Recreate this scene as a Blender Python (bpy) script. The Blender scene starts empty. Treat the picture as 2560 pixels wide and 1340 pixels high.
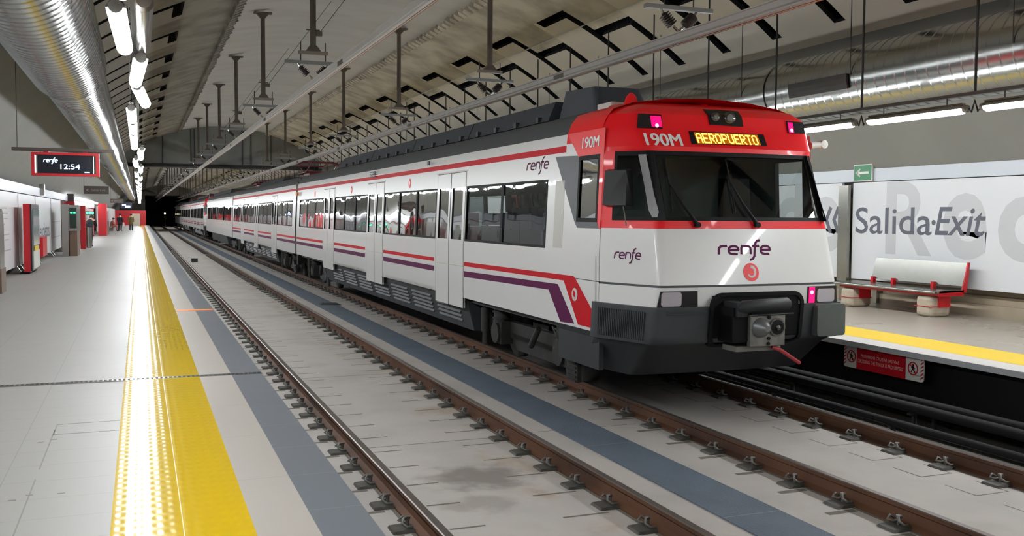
import bpy, bmesh, math, random
from mathutils import Vector, Matrix
random.seed(7)
C = bpy.context.scene.collection
SC = bpy.context.scene
# ------------------------------------------------------------------ camera
F_PX, CAM_Z = 2400.0, 2.48
YAW, PITCH, ROLL = math.radians(21.16916), math.radians(3.13423), 0.006
def make_camera():
    fw = Vector((math.sin(YAW)*math.cos(PITCH), math.cos(YAW)*math.cos(PITCH), -math.sin(PITCH)))
    rt = Vector((math.cos(YAW), -math.sin(YAW), 0)); up = rt.cross(fw)
    c, s = math.cos(ROLL), math.sin(ROLL)
    rt, up = c*rt+s*up, -s*rt+c*up
    cd = bpy.data.cameras.new('camera'); co = bpy.data.objects.new('camera', cd); C.objects.link(co)
    m = Matrix((rt, up, -fw)).transposed().to_4x4(); m.translation = (0, 0, CAM_Z); co.matrix_world = m
    cd.sensor_width = 36.0; cd.lens = 36.0*F_PX/2560.0; cd.clip_start = 0.05; cd.clip_end = 600
    SC.camera = co
make_camera()
# ------------------------------------------------------------------ world, light levels, exposure
w = bpy.data.worlds.new('world'); SC.world = w; w.use_nodes = True
w.node_tree.nodes['Background'].inputs[0].default_value = (0.55, 0.58, 0.62, 1)
w.node_tree.nodes['Background'].inputs[1].default_value = 0.12
SC.view_settings.view_transform = 'Standard'; SC.view_settings.look = 'None'
SC.view_settings.gamma = 1.0; SC.view_settings.exposure = 0.0
LAMP_POWER = 80.0
SC.cycles.use_denoising = True
SC.cycles.use_adaptive_sampling = True; SC.cycles.adaptive_threshold = 0.04; SC.cycles.use_light_tree = False
SC.cycles.max_bounces = 6; SC.cycles.diffuse_bounces = 4; SC.cycles.glossy_bounces = 3
SC.cycles.transparent_max_bounces = 12; SC.cycles.transmission_bounces = 4
SC.cycles.caustics_reflective = False; SC.cycles.caustics_refractive = False
SC.cycles.sample_clamp_indirect = 6.0
# ------------------------------------------------------------------ materials
MATS = {}
def mat(name, col, rough=0.5, metal=0.0, var=0.0, vscale=4.0, vstretch=(1,1,1), bump=0.0, bscale=40.0, coat=0.0,
        emit=None, estr=0.0, col2=None, spec=None, rvar=0.0):
    if name in MATS: return MATS[name]
    m = bpy.data.materials.new(name); m.use_nodes = True; nt = m.node_tree; N = nt.nodes; L = nt.links
    b = N['Principled BSDF']
    b.inputs['Base Color'].default_value = (*col, 1); b.inputs['Roughness'].default_value = rough
    b.inputs['Metallic'].default_value = metal
    if spec is not None: b.inputs['Specular IOR Level'].default_value = spec
    if coat: b.inputs['Coat Weight'].default_value = coat; b.inputs['Coat Roughness'].default_value = 0.04
    if emit: b.inputs['Emission Color'].default_value = (*emit, 1); b.inputs['Emission Strength'].default_value = estr
    if var or bump or rvar:
        tc = N.new('ShaderNodeTexCoord'); mp = N.new('ShaderNodeMapping'); mp.inputs['Scale'].default_value = vstretch
        L.new(tc.outputs['Object'], mp.inputs['Vector'])
        nz = N.new('ShaderNodeTexNoise'); nz.inputs['Scale'].default_value = vscale; nz.inputs['Detail'].default_value = 6
        L.new(mp.outputs['Vector'], nz.inputs['Vector'])
        if var:
            mx = N.new('ShaderNodeMix'); mx.data_type = 'RGBA'
            c2 = col2 or tuple(c*(1-var) for c in col)
            mx.inputs[6].default_value = (*c2, 1); mx.inputs[7].default_value = (*col, 1)
            rp = N.new('ShaderNodeMapRange'); rp.inputs[1].default_value = 0.35; rp.inputs[2].default_value = 0.62
            L.new(nz.outputs['Fac'], rp.inputs[0]); L.new(rp.outputs[0], mx.inputs[0]); L.new(mx.outputs[2], b.inputs['Base Color'])
        if rvar:
            rr = N.new('ShaderNodeMapRange'); rr.inputs[1].default_value = 0.3; rr.inputs[2].default_value = 0.7
            rr.inputs[3].default_value = rough-rvar; rr.inputs[4].default_value = rough+rvar
            L.new(nz.outputs['Fac'], rr.inputs[0]); L.new(rr.outputs[0], b.inputs['Roughness'])
        if bump:
            n2 = N.new('ShaderNodeTexNoise'); n2.inputs['Scale'].default_value = bscale; n2.inputs['Detail'].default_value = 4
            L.new(mp.outputs['Vector'], n2.inputs['Vector'])
            bp = N.new('ShaderNodeBump'); bp.inputs['Strength'].default_value = bump; bp.inputs['Distance'].default_value = 0.02
            L.new(n2.outputs['Fac'], bp.inputs['Height']); L.new(bp.outputs['Normal'], b.inputs['Normal'])
    MATS[name] = m; return m
def srgb(r, g, b):
    f = lambda c: (c/12.92 if c <= 0.04045 else ((c+0.055)/1.055)**2.4)
    return (f(r/255), f(g/255), f(b/255))
def tile_mat(name, col, line, bw, bh, rough, mortar=0.004, var=0.035):
    m = mat(name, col, rough, var=var, vscale=0.5, rvar=0.03); nt = m.node_tree; N = nt.nodes; L = nt.links; b = N['Principled BSDF']
    src = b.inputs['Base Color'].links[0].from_socket
    tc = N.new('ShaderNodeTexCoord'); br = N.new('ShaderNodeTexBrick'); br.offset = 0.0
    br.inputs['Scale'].default_value = 1.0; br.inputs['Brick Width'].default_value = bw; br.inputs['Row Height'].default_value = bh
    br.inputs['Mortar Size'].default_value = mortar; br.inputs['Mortar Smooth'].default_value = 0.2
    br.inputs['Mortar'].default_value = (*line, 1)
    L.new(tc.outputs['Object'], br.inputs['Vector']); L.new(src, br.inputs['Color1'])
    mx = N.new('ShaderNodeMix'); mx.data_type = 'RGBA'; mx.blend_type = 'MULTIPLY'; mx.inputs[0].default_value = 0.06
    L.new(src, mx.inputs[6]); L.new(br.outputs['Color'], br.inputs['Color2']) if False else None
    L.new(src, br.inputs['Color2']); L.new(br.outputs['Color'], b.inputs['Base Color'])
    return m
def glass_mat(name, tint, rough=0.02, refl=1.0, wavy=0.0):
    m = bpy.data.materials.new(name); m.use_nodes = True; nt = m.node_tree; N = nt.nodes; L = nt.links
    for n in list(N):
        if n.type != 'OUTPUT_MATERIAL': N.remove(n)
    out = [n for n in N if n.type == 'OUTPUT_MATERIAL'][0]
    tr = N.new('ShaderNodeBsdfTransparent'); tr.inputs[0].default_value = (*tint, 1)
    gl = N.new('ShaderNodeBsdfGlossy'); gl.inputs['Roughness'].default_value = rough; gl.inputs[0].default_value = (refl, refl, refl, 1)
    fr = N.new('ShaderNodeFresnel'); fr.inputs[0].default_value = 1.5
    if wavy:
        tc = N.new('ShaderNodeTexCoord'); nz = N.new('ShaderNodeTexNoise'); nz.inputs['Scale'].default_value = 1.1; nz.inputs['Detail'].default_value = 1
        L.new(tc.outputs['Object'], nz.inputs['Vector']); bp = N.new('ShaderNodeBump'); bp.inputs['Strength'].default_value = wavy; bp.inputs['Distance'].default_value = 0.03
        L.new(nz.outputs['Fac'], bp.inputs['Height']); L.new(bp.outputs['Normal'], gl.inputs['Normal'])
    mx = N.new('ShaderNodeMixShader'); L.new(fr.outputs[0], mx.inputs[0]); L.new(tr.outputs[0], mx.inputs[1]); L.new(gl.outputs[0], mx.inputs[2])
    L.new(mx.outputs[0], out.inputs[0]); MATS[name] = m; return m
M_VAULT = mat('plaster_vault', srgb(206,202,196), 0.8, var=0.10, vscale=1.0, vstretch=(0.6,1.6,1), bump=0.1, bscale=6)
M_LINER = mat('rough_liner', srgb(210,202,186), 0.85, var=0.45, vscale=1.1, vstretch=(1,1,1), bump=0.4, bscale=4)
M_LINER_SHADED = mat('shaded_liner', srgb(150,144,134), 0.85, var=0.4, vscale=1.1, bump=0.4, bscale=4)  # darker copy of the rough liner, shade of the left side put into its colour
M_PANEL_SHADED = mat('shaded_panel', srgb(168,163,154), 0.75, var=0.1, vscale=0.8, bump=0.1, bscale=5)  # vault panel again, coloured darker for the shaded left side
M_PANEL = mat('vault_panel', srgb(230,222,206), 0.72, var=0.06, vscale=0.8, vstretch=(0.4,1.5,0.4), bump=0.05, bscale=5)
M_LOWWALL = mat('smooth_vault_wall', srgb(128,128,124), 0.6, var=0.08, vscale=0.6, vstretch=(0.5,1.2,0.5))
M_SLOT_SHADE = mat('slot_shade', (0.006,0.006,0.007), 0.9)  # near-black colour standing for the shade inside the vault slots
M_BASEWALL = mat('stone_base', srgb(165,152,132), 0.7, var=0.25, vscale=1.3, bump=0.3, bscale=6)
M_SLAB = mat('slab_concrete', srgb(178,172,166), 0.75, var=0.16, vscale=0.9, bump=0.15, bscale=18)
M_JOINT_SHADE = mat('joint_and_pad_shade', srgb(104,99,90), 0.9)  # joint lines, and bars painted for the shaded edges of the clip pads
M_DIRT = mat('oily_concrete', srgb(120,110,104), 0.8, var=0.3, vscale=3)
M_GRATE = mat('blue_grey_grating', srgb(92,104,118), 0.6, var=0.15, vscale=2, bump=0.6, bscale=70)
M_TILE = tile_mat('platform_tile', srgb(140,137,132), srgb(119,117,113), 0.8, 0.4, 0.48, 0.003)
M_EDGE_TILE = tile_mat('edge_tile', srgb(166,159,151), srgb(144,140,134), 1.0, 1.2, 0.34, 0.004)
M_BLUE_TILE = tile_mat('blue_grey_tile', srgb(102,107,114), srgb(124,130,136), 2.0, 0.75, 0.3, 0.004)
M_YELLOW = mat('yellow_tactile', srgb(206,171,2), 0.13)
M_YELLOW_FLAT = mat('yellow_paint', srgb(232,196,52), 0.35)
M_ORANGE = mat('orange_band', srgb(235,150,60), 0.4)
M_RUST = mat('rail_rust', srgb(96,65,47), 0.6, var=0.35, vscale=2.5, vstretch=(1,0.3,1), col2=srgb(62,42,32), spec=0.3)
M_RAILTOP = mat('rail_head', srgb(112,104,99), 0.38, metal=0.7)
M_IRON = mat('clip_iron', srgb(112,110,106), 0.45, metal=0.3, var=0.3, vscale=30)
M_BLACKIRON = mat('black_iron', (0.024,0.024,0.024), 0.6)
M_PLATE = mat('clip_plate', srgb(74,72,66), 0.6, var=0.3, vscale=12)
M_MIRRORCASE = mat('mirror_case', (0.006,0.006,0.007), 0.35, spec=0.25)
M_GALV = mat('galvanised_steel', srgb(170,172,170), 0.24, metal=1.0)
M_STEEL = mat('brushed_steel', srgb(168,168,163), 0.26, metal=1.0, var=0.08, vscale=3)
M_ALU = mat('aluminium_bar', srgb(178,174,170), 0.45, metal=0.35, var=0.06, vscale=2)
M_POLE = mat('pole_brown', srgb(94,84,76), 0.6, metal=0.2, var=0.2, vscale=8)
M_COPPER = mat('copper_wire', srgb(176,142,116), 0.3, metal=1.0)
M_CERAMIC = mat('insulator_brown', srgb(52,40,38), 0.3)
M_WIRE = mat('thin_wire', srgb(60,58,56), 0.6)
M_WHITE = mat('white_panel', srgb(222,224,227), 0.3, var=0.03, vscale=1)
M_BAND = mat('pale_blue_band', srgb(196,202,210), 0.35)
M_GHOST = mat('ghost_letter', srgb(196,198,201), 0.35)
M_NAVY = mat('sign_navy', srgb(84,88,100), 0.45)
M_RED = mat('signal_red', srgb(190,20,34), 0.35)
M_REDWALL = mat('red_wall', srgb(196,34,44), 0.45)
M_GREEN = mat('exit_green', srgb(10,112,66), 0.4)
M_SIGNWHITE = mat('sign_white', srgb(214,214,208), 0.4)
M_TRAINWHITE = mat('train_white', srgb(232,231,229), 0.3, coat=0.35, bump=0.02, bscale=2.2)
M_TRAINRED = mat('train_red', srgb(244,6,24), 0.4, coat=0.15, bump=0.02, bscale=2.2)
M_STRIPERED = mat('stripe_red', srgb(196,10,30), 0.55, spec=0.15)
M_PURPLE = mat('train_purple', srgb(92,24,72), 0.55, spec=0.12)
M_TRAINGREY = mat('train_grey', srgb(70,74,78), 0.45)
M_ROOF = mat('roof_grey', srgb(66,68,72), 0.55, var=0.1, vscale=2)
M_ROOFBOX = mat('roof_box', srgb(48,52,60), 0.6)
M_BUMPER = mat('bumper_grey', srgb(62,66,69), 0.42, var=0.15, vscale=3)
M_UNDER = mat('underframe_grey', srgb(54,56,58), 0.55, var=0.25, vscale=3)
M_BOGIE = mat('bogie_iron', srgb(42,40,38), 0.6, var=0.35, vscale=6, bump=0.3, bscale=20)
M_BLACK = mat('black_rubber', (0.008,0.008,0.009), 0.6, spec=0.2)
M_BLACKGLOSS = mat('black_gloss', (0.008,0.008,0.01), 0.3)
M_GLASS = glass_mat('train_glass', (0.36,0.40,0.40), refl=1.0, wavy=0.5)
M_WSGLASS = glass_mat('windscreen_glass', (0.42,0.46,0.46))
M_CLEAR = glass_mat('clear_glass', (0.8,0.85,0.85))
M_INWALL = mat('cab_lining', srgb(150,166,158), 0.6)
M_INGREY = mat('interior_grey', srgb(150,150,152), 0.6)
M_SEAT = mat('seat_blue_grey', srgb(120,124,140), 0.7)
M_SEATRED = mat('seat_red', srgb(160,30,44), 0.6)
M_PANELGREY = mat('train_panel_grey', srgb(196,194,186), 0.4)
M_LENS = mat('lamp_lens', srgb(186,180,186), 0.15, coat=0.6)
M_PINK = mat('tail_light', srgb(255,20,110), 0.3, emit=(1.0,0.0,0.11), estr=1.6)
M_PINKHOT = mat('tail_light_core', (1,0.5,0.8), 0.3, emit=(1.0,0.42,0.75), estr=6)
M_AMBER = mat('amber_dot', srgb(255,170,0), 0.4, emit=(1.0,0.50,0.05), estr=6.0)
M_NUMBER = mat('number_white', srgb(246,246,244), 0.5)
M_AMBERGLOW = mat('amber_halo', srgb(60,26,2), 0.4, emit=(1.0,0.25,0.004), estr=0.45)  # halo of the lit letters, put in as a faint emission
M_PASSAGE = mat('passage_diffuser', (0.9,0.9,0.9), 0.4, emit=(0.96,0.98,1.0), estr=18)
M_TUBE = mat('lamp_diffuser', (0.9,0.9,0.9), 0.4, emit=(0.945,0.98,1.0), estr=LAMP_POWER)
M_SCREENTXT = mat('screen_text', (0.8,0.9,1), 0.4, emit=(0.62,0.80,1.0), estr=2.6)
M_SCREEN = mat('screen_dark', (0.01,0.012,0.02), 0.2)
M_GREENLED = mat('green_led', (0.1,1,0.4), 0.4, emit=(0.05,1.0,0.35), estr=4)
M_BROWNSIGN = mat('brown_sign', srgb(70,60,56), 0.5)
M_WARM = mat('signal_lamp', (1,0.9,0.6), 0.4, emit=(1,0.85,0.55), estr=2.5)
M_FLESH = mat('skin', srgb(206,160,134), 0.6)
M_COATBLACK = mat('coat_black', srgb(32,32,38), 0.85)
M_COATOLIVE = mat('coat_olive', srgb(98,84,48), 0.85)
M_JEANS = mat('trousers_dark', srgb(44,46,56), 0.85)
M_DRESS = mat('coat_rust', srgb(150,84,76), 0.85)
M_HAIR = mat('hair_dark', srgb(36,26,22), 0.7)
M_BAG = mat('bag_white', srgb(210,210,205), 0.7)
M_WOODBROWN = mat('kiosk_brown', srgb(120,98,84), 0.4, metal=0.4)
# soft stains on the track slab
def slab_stains():
    nt = M_SLAB.node_tree; N = nt.nodes; L = nt.links; b = N['Principled BSDF']; src = b.inputs['Base Color'].links[0].from_socket
    tc = N.new('ShaderNodeTexCoord')
    def M(op, *a):
        n = N.new('ShaderNodeMath'); n.operation = op
        for i, x in enumerate(a):
            if isinstance(x, (int,float)): n.inputs[i].default_value = x
            else: L.new(x, n.inputs[i])
        return n.outputs[0]
    sx = N.new('ShaderNodeSeparateXYZ'); L.new(tc.outputs['Object'], sx.inputs[0]); X, Y = sx.outputs[0], sx.outputs[1]
    def noise(sc):
        n = N.new('ShaderNodeTexNoise'); n.inputs['Scale'].default_value = sc; n.inputs['Detail'].default_value = 5; L.new(tc.outputs['Object'], n.inputs['Vector']); return n.outputs['Fac']
    def mr(v, a, c, d, e):
        n = N.new('ShaderNodeMapRange'); n.interpolation_type = 'SMOOTHSTEP'
        for i, x in enumerate((a,c,d,e)): n.inputs[i+1].default_value = x
        L.new(v, n.inputs[0]); return n.outputs[0]
    def mix(f, s, col):
        n = N.new('ShaderNodeMix'); n.data_type = 'RGBA'; L.new(f, n.inputs[0]); L.new(s, n.inputs[6]); n.inputs[7].default_value = (*col,1); return n.outputs[2]
    def ell(cx, cy, rx, ry): return M('SQRT', M('ADD', M('POWER', M('ABSOLUTE', M('DIVIDE', M('SUBTRACT', X, cx), rx)), 2.0), M('POWER', M('ABSOLUTE', M('DIVIDE', M('SUBTRACT', Y, cy), ry)), 2.0)))
    n1, n2 = noise(4.0), noise(1.6)
    f1 = mr(M('ADD', ell(2.98,8.5,0.55,0.5), M('MULTIPLY_ADD', n1, 1.4, -0.7)), 0.35, 1.15, 0.72, 0.0)
    f2 = mr(M('ADD', ell(2.7,7.7,0.4,0.3), M('MULTIPLY_ADD', n1, 1.6, -0.8)), 0.35, 1.1, 0.45, 0.0)
    f3 = M('MULTIPLY', mr(n2, 0.5, 0.68, 0.0, 0.5), mr(M('ABSOLUTE', M('SUBTRACT', X, 3.65)), 0.3, 0.6, 1.0, 0.0))
    f4 = M('MULTIPLY', mr(noise(0.9), 0.55, 0.75, 0.0, 0.3), 1.0)
    c = mix(f4, src, srgb(132,124,116)); c = mix(f3, c, srgb(150,130,102)); c = mix(f2, c, srgb(112,104,98)); c = mix(f1, c, srgb(98,88,84))
    L.new(c, b.inputs['Base Color'])
slab_stains()
# yellow tactile relief
def tactile():
    nt = M_YELLOW.node_tree; N = nt.nodes; L = nt.links; b = N['Principled BSDF']
    tc = N.new('ShaderNodeTexCoord')
    def wave(axis, scale):
        wv = N.new('ShaderNodeTexWave'); wv.wave_type = 'BANDS'; wv.bands_direction = axis; wv.inputs['Scale'].default_value = scale
        L.new(tc.outputs['Object'], wv.inputs['Vector']); return wv
    a, c = wave('X', 5.2), wave('Y', 2.6)
    mu = N.new('ShaderNodeMath'); mu.operation = 'MULTIPLY'; L.new(a.outputs['Fac'], mu.inputs[0]); L.new(c.outputs['Fac'], mu.inputs[1])
    nz = N.new('ShaderNodeTexNoise'); nz.inputs['Scale'].default_value = 3.0; L.new(tc.outputs['Object'], nz.inputs['Vector'])
    ad = N.new('ShaderNodeMath'); ad.operation = 'MULTIPLY_ADD'; ad.inputs[1].default_value = 0.5
    L.new(nz.outputs['Fac'], ad.inputs[0]); L.new(mu.outputs[0], ad.inputs[2])
    bp = N.new('ShaderNodeBump'); bp.inputs['Strength'].default_value = 0.07; bp.inputs['Distance'].default_value = 0.012
    L.new(ad.outputs[0], bp.inputs['Height']); L.new(bp.outputs['Normal'], b.inputs['Normal'])
tactile()
# ------------------------------------------------------------------ mesh builder
class MB:
    def __init__(s): s.v, s.f, s.m, s.s = [], [], [], []
    def add(s, vs, fs, mi=0, sm=False):
        o = len(s.v); s.v += [tuple(p) for p in vs]
        for f in fs: s.f.append([i+o for i in f]); s.m.append(mi); s.s.append(sm)
        return s
    def quad(s, a, b, c, d, mi=0): return s.add([a,b,c,d], [(0,1,2,3)], mi)
    def box(s, x0, x1, y0, y1, z0, z1, mi=0):
        v = [(x,y,z) for x in (x0,x1) for y in (y0,y1) for z in (z0,z1)]
        return s.add(v, [(0,1,3,2),(4,6,7,5),(0,4,5,1),(2,3,7,6),(0,2,6,4),(1,5,7,3)], mi)
    def hull(s, bot, top, mi=0, sm=False):          # two matching loops of points -> closed prism
        n = len(bot); fs = [(i,(i+1)%n,n+(i+1)%n,n+i) for i in range(n)]
        s.add(list(bot)+list(top), fs, mi, sm); s.add(bot, [tuple(range(n))[::-1]], mi); s.add(top, [tuple(range(n))], mi); return s
    def tube(s, pts, r, n=8, mi=0, cap=True, sm=True):
        pts = [Vector(p) for p in pts]; rs = r if isinstance(r, (list,tuple)) else [r]*len(pts)
        rings = []; up = None
        for i, p in enumerate(pts):
            t = (pts[min(i+1,len(pts)-1)]-pts[max(i-1,0)]).normalized()
            if up is None:
                a = Vector((0,0,1)) if abs(t.z) < 0.9 else Vector((1,0,0)); up = (a-t*a.dot(t)).normalized()
            else: up = (up-t*up.dot(t)).normalized()
            sd = t.cross(up)
            rings.append([p+rs[i]*(math.cos(2*math.pi*k/n)*up+math.sin(2*math.pi*k/n)*sd) for k in range(n)])
        vs = [v for rg in rings for v in rg]
        fs = [(i*n+k, i*n+(k+1)%n, (i+1)*n+(k+1)%n, (i+1)*n+k) for i in range(len(pts)-1) for k in range(n)]
        s.add(vs, fs, mi, sm)
        if cap: s.add(rings[0], [tuple(range(n))[::-1]], mi); s.add(rings[-1], [tuple(range(n))], mi)
        return s
    def ribbon(s, pts, wd, T, mi=0, closed=False, th=0.004):
        n = len(pts); P = [Vector((p[0],p[1])) for p in pts]; Lf, Rt = [], []
        for i in range(n):
            a = P[(i-1)%n] if (closed or i) else P[i]; b = P[(i+1)%n] if (closed or i < n-1) else P[i]
            d1 = (P[i]-a).normalized() if (P[i]-a).length else None; d2 = (b-P[i]).normalized() if (b-P[i]).length else None
            d1 = d1 or d2; d2 = d2 or d1; t = (d1+d2).normalized() if (d1+d2).length > 1e-6 else d1
            nn = Vector((-t.y,t.x)); k = 1/max(0.5, abs(nn.dot(Vector((-d1.y,d1.x)))))
            ww = wd[i] if isinstance(wd,(list,tuple)) else wd
            Lf.append(P[i]+nn*ww/2*k); Rt.append(P[i]-nn*ww/2*k)
        for i in range(n if closed else n-1):
            j = (i+1)%n; s.solid([Lf[i],Rt[i],Rt[j],Lf[j]], T, mi, th)
        return s
    def solid(s, poly, T, mi=0, th=0.004):          # flat 2-D polygon laid on a surface with a little thickness
        n = len(poly); a = [T(p[0],p[1],0) for p in poly]; b = [T(p[0],p[1],th) for p in poly]
        s.add(b, [tuple(range(n))], mi)
        s.add(a+b, [(i,(i+1)%n,n+(i+1)%n,n+i) for i in range(n)], mi); return s
    def patch(s, T, c, th=0.01, nu=6, nv=4, mi=0):    # c: four (u,v) corners, laid on a curved surface T
        g = lambda i, j, n: T(*[(1-j)*((1-i)*c[0][k]+i*c[1][k])+j*((1-i)*c[3][k]+i*c[2][k]) for k in (0,1)], n)
        top = [[g(i/nu,j/nv,th) for i in range(nu+1)] for j in range(nv+1)]; w = nu+1
        s.add([p for r in top for p in r],[(j*w+i,j*w+i+1,(j+1)*w+i+1,(j+1)*w+i) for j in range(nv) for i in range(nu)],mi)
        rim = [(i/nu,0) for i in range(nu)]+[(1,j/nv) for j in range(nv)]+[(1-i/nu,1) for i in range(nu)]+[(0,1-j/nv) for j in range(nv)]; n = len(rim)
        s.add([g(i,j,0) for i,j in rim]+[g(i,j,th) for i,j in rim],[(k,(k+1)%n,n+(k+1)%n,n+k) for k in range(n)],mi); return s
    def build(s, name, mats, parent=None, recalc=True, weld=False):
        me = bpy.data.meshes.new(name); off = Vector((0,0,0)); p = parent
        while p is not None: off += p.location; p = p.parent
        me.from_pydata([tuple(Vector(v)-off) for v in s.v], [], s.f)
        for m in (mats if isinstance(mats,(list,tuple)) else [mats]): me.materials.append(m)
        me.polygons.foreach_set('material_index', s.m); me.polygons.foreach_set('use_smooth', s.s)
        if weld or (recalc and len(s.f) < 60000):
            bm = bmesh.new(); bm.from_mesh(me); (bmesh.ops.remove_doubles(bm, verts=bm.verts, dist=1e-4) if weld else None)
            bmesh.ops.recalc_face_normals(bm, faces=bm.faces); bm.to_mesh(me); bm.free()
        me.update(); o = bpy.data.objects.new(name, me); C.objects.link(o)
        if parent: o.parent = parent
        return o
def tag(o, label=None, cat=None, group=None, kind=None):
    if label: o['label'] = label
    if cat: o['category'] = cat
    if group: o['group'] = group
    if kind: o['kind'] = kind
    return o
def thing(name, loc, label, cat, group=None):
    o = bpy.data.objects.new(name, None); o.location = loc; o.empty_display_size = 0.1; C.objects.link(o)
    return tag(o, label, cat, group)
KIDS = {}
def copy_tree(o, parent=None):
    c = o.copy(); C.objects.link(c)
    if parent: c.parent = parent
    for ch in list(o.children): copy_tree(ch, c)
    return c
def dup(o, loc, label, rz=None, group=None):
    c = copy_tree(o); c.location = loc; c['label'] = label
    if rz is not None: c.rotation_euler = (0,0,rz)
    if group: c['group'] = group
    return c
ORD = 'first second third fourth fifth sixth seventh eighth ninth tenth eleventh twelfth thirteenth fourteenth fifteenth sixteenth seventeenth eighteenth nineteenth twentieth'.split()
def nth(k):                                            # 0-based
    if k < 20: return ORD[k]
    n = k+1; return '%d%s' % (n, 'th' if 10 <= n % 100 <= 20 else {1:'st',2:'nd',3:'rd'}.get(n % 10,'th'))
# text as polygons
_tc = {}
def text_polys(txt, size=1.0, shear=0.0, sp=1.0, bold=0.0):
    key = (txt,size,shear,sp,bold)
    if key in _tc: return _tc[key]
    cu = bpy.data.curves.new('t','FONT'); cu.body = txt; cu.size = size; cu.shear = shear; cu.space_character = sp; cu.offset = bold
    cu.resolution_u = 4; cu.align_x = 'LEFT'
    o = bpy.data.objects.new('t', cu); C.objects.link(o); bpy.context.view_layer.update()
    me = bpy.data.meshes.new_from_object(o.evaluated_get(bpy.context.evaluated_depsgraph_get()))
    vs = [(v.co.x, v.co.y) for v in me.vertices]; fs = [tuple(p.vertices) for p in me.polygons]
    C.objects.unlink(o); bpy.data.objects.remove(o); bpy.data.curves.remove(cu); bpy.data.meshes.remove(me)
    _tc[key] = (vs, fs); return vs, fs
def put_text(mb, txt, T, w=None, h=None, mi=0, shear=0.0, sp=1.0, bold=0.0, off=0.004, u0=0.0, v0=0.0, clip=None):
    vs, fs = text_polys(txt, 1.0, shear, sp, bold)
    x0 = min(v[0] for v in vs); x1 = max(v[0] for v in vs); y0 = min(v[1] for v in vs); y1 = max(v[1] for v in vs)
    sx = (w/(x1-x0)) if w else None; sy = (h/(y1-y0)) if h else sx
    if sx is None: sx = sy
    mb.add([T(u0+(v[0]-x0)*sx, v0+(v[1]-y0)*sy, off) for v in vs], fs, mi)
def plane_T(o, U, V, Nn):
    o, U, V, Nn = Vector(o), Vector(U), Vector(V), Vector(Nn)
    return lambda u, v, n=0.0: tuple(o+U*u+V*v+Nn*n)
# brand-like word drawn with strokes
def arc(cx, cy, rx, ry, a0, a1, n=8):
    return [(cx+rx*math.cos(math.radians(a0+(a1-a0)*i/n)), cy+ry*math.sin(math.radians(a0+(a1-a0)*i/n))) for i in range(n+1)]
LET = {
 'r': ([[(0.08,0),(0.08,0.55)]+arc(0.42,0.6,0.34,0.36,170,95,5)+[(0.68,0.96)]], 0.72),
 'e': ([[(0.16,0.5),(0.78,0.5)]+arc(0.44,0.55,0.36,0.41,0,180,9)+arc(0.44,0.38,0.36,0.36,180,275,6)+[(0.74,0.03)]], 0.94),
 'n': ([[(0.08,0),(0.08,0.7),(0.14,0.96),(0.45,0.96)]+arc(0.5,0.6,0.28,0.36,80,0,5)+[(0.78,0)]], 0.92),
 'f': ([[(-0.2,-0.66),(0.02,-0.55),(0.14,-0.2),(0.2,0.96),(0.26,1.35),(0.38,1.55),(0.58,1.62)],[(0.0,0.96),(0.52,0.96)]], 0.56)}
def put_word(mb, T, w, h, mi=0, wt=0.17, shear=0.12, th=0.004):
    strokes = []; x = 0
    for ch in 'renfe':
        for st in LET[ch][0]: strokes.append([(x+p[0]+shear*p[1], p[1]) for p in st])
        x += LET[ch][1]
    sx = w/x; sy = h
    for st in strokes: mb.ribbon([(p[0]*sx, p[1]*sy) for p in st], wt*sy, T, mi, th=th)
def put_swirl(mb, T, r, disc=0, ink=1, filled=True, th=0.004):
    if filled: mb.solid([(r*math.cos(2*math.pi*k/28), r*math.sin(2*math.pi*k/28)) for k in range(28)], T, disc, th)
    else: mb.ribbon([(0.82*r*math.cos(2*math.pi*k/28), 0.82*r*math.sin(2*math.pi*k/28)) for k in range(28)], 0.3*r, T, ink, True, th)
    T2 = lambda u, v, n=0.0: T(u, v, n+th*0.6)
    pts = [(0.0,0.62*r)]+arc(0.02*r,0.05*r,0.5*r,0.56*r,70,-150,14)
    mb.ribbon(pts, [0.3*r*(1-0.03*i) for i in range(len(pts))], T2, ink, th=th)
# ================================================================== the setting
CX0, VA, VB, VZ = 4.8, 9.3, 8.49, -0.77
Y0, Y1 = -9.0, 190.0
PZ = 0.85
def V(th, y, off=0.0):
    t = math.radians(th); return (CX0+(VA+off)*math.sin(t), y, VZ+(VB+off)*math.cos(t))
def st(mb, name, mats, parent=None, weld=False):
    o = mb.build(name, mats, parent, weld=weld); o['kind'] = 'structure' if parent is None else o.get('kind','')
    if parent is not None: del o['kind']
    return o
# central plaster vault
mb = MB(); ths = [-16.3+32.6*i/18 for i in range(19)]; vs = [V(t, y, 0.04) for y in (Y0, Y1) for t in ths]
mb.add(vs, [(i,i+1,20+i-1+1,19+i) for i in range(18)], 0, True)
st(mb, 'ceiling', M_VAULT)
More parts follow.
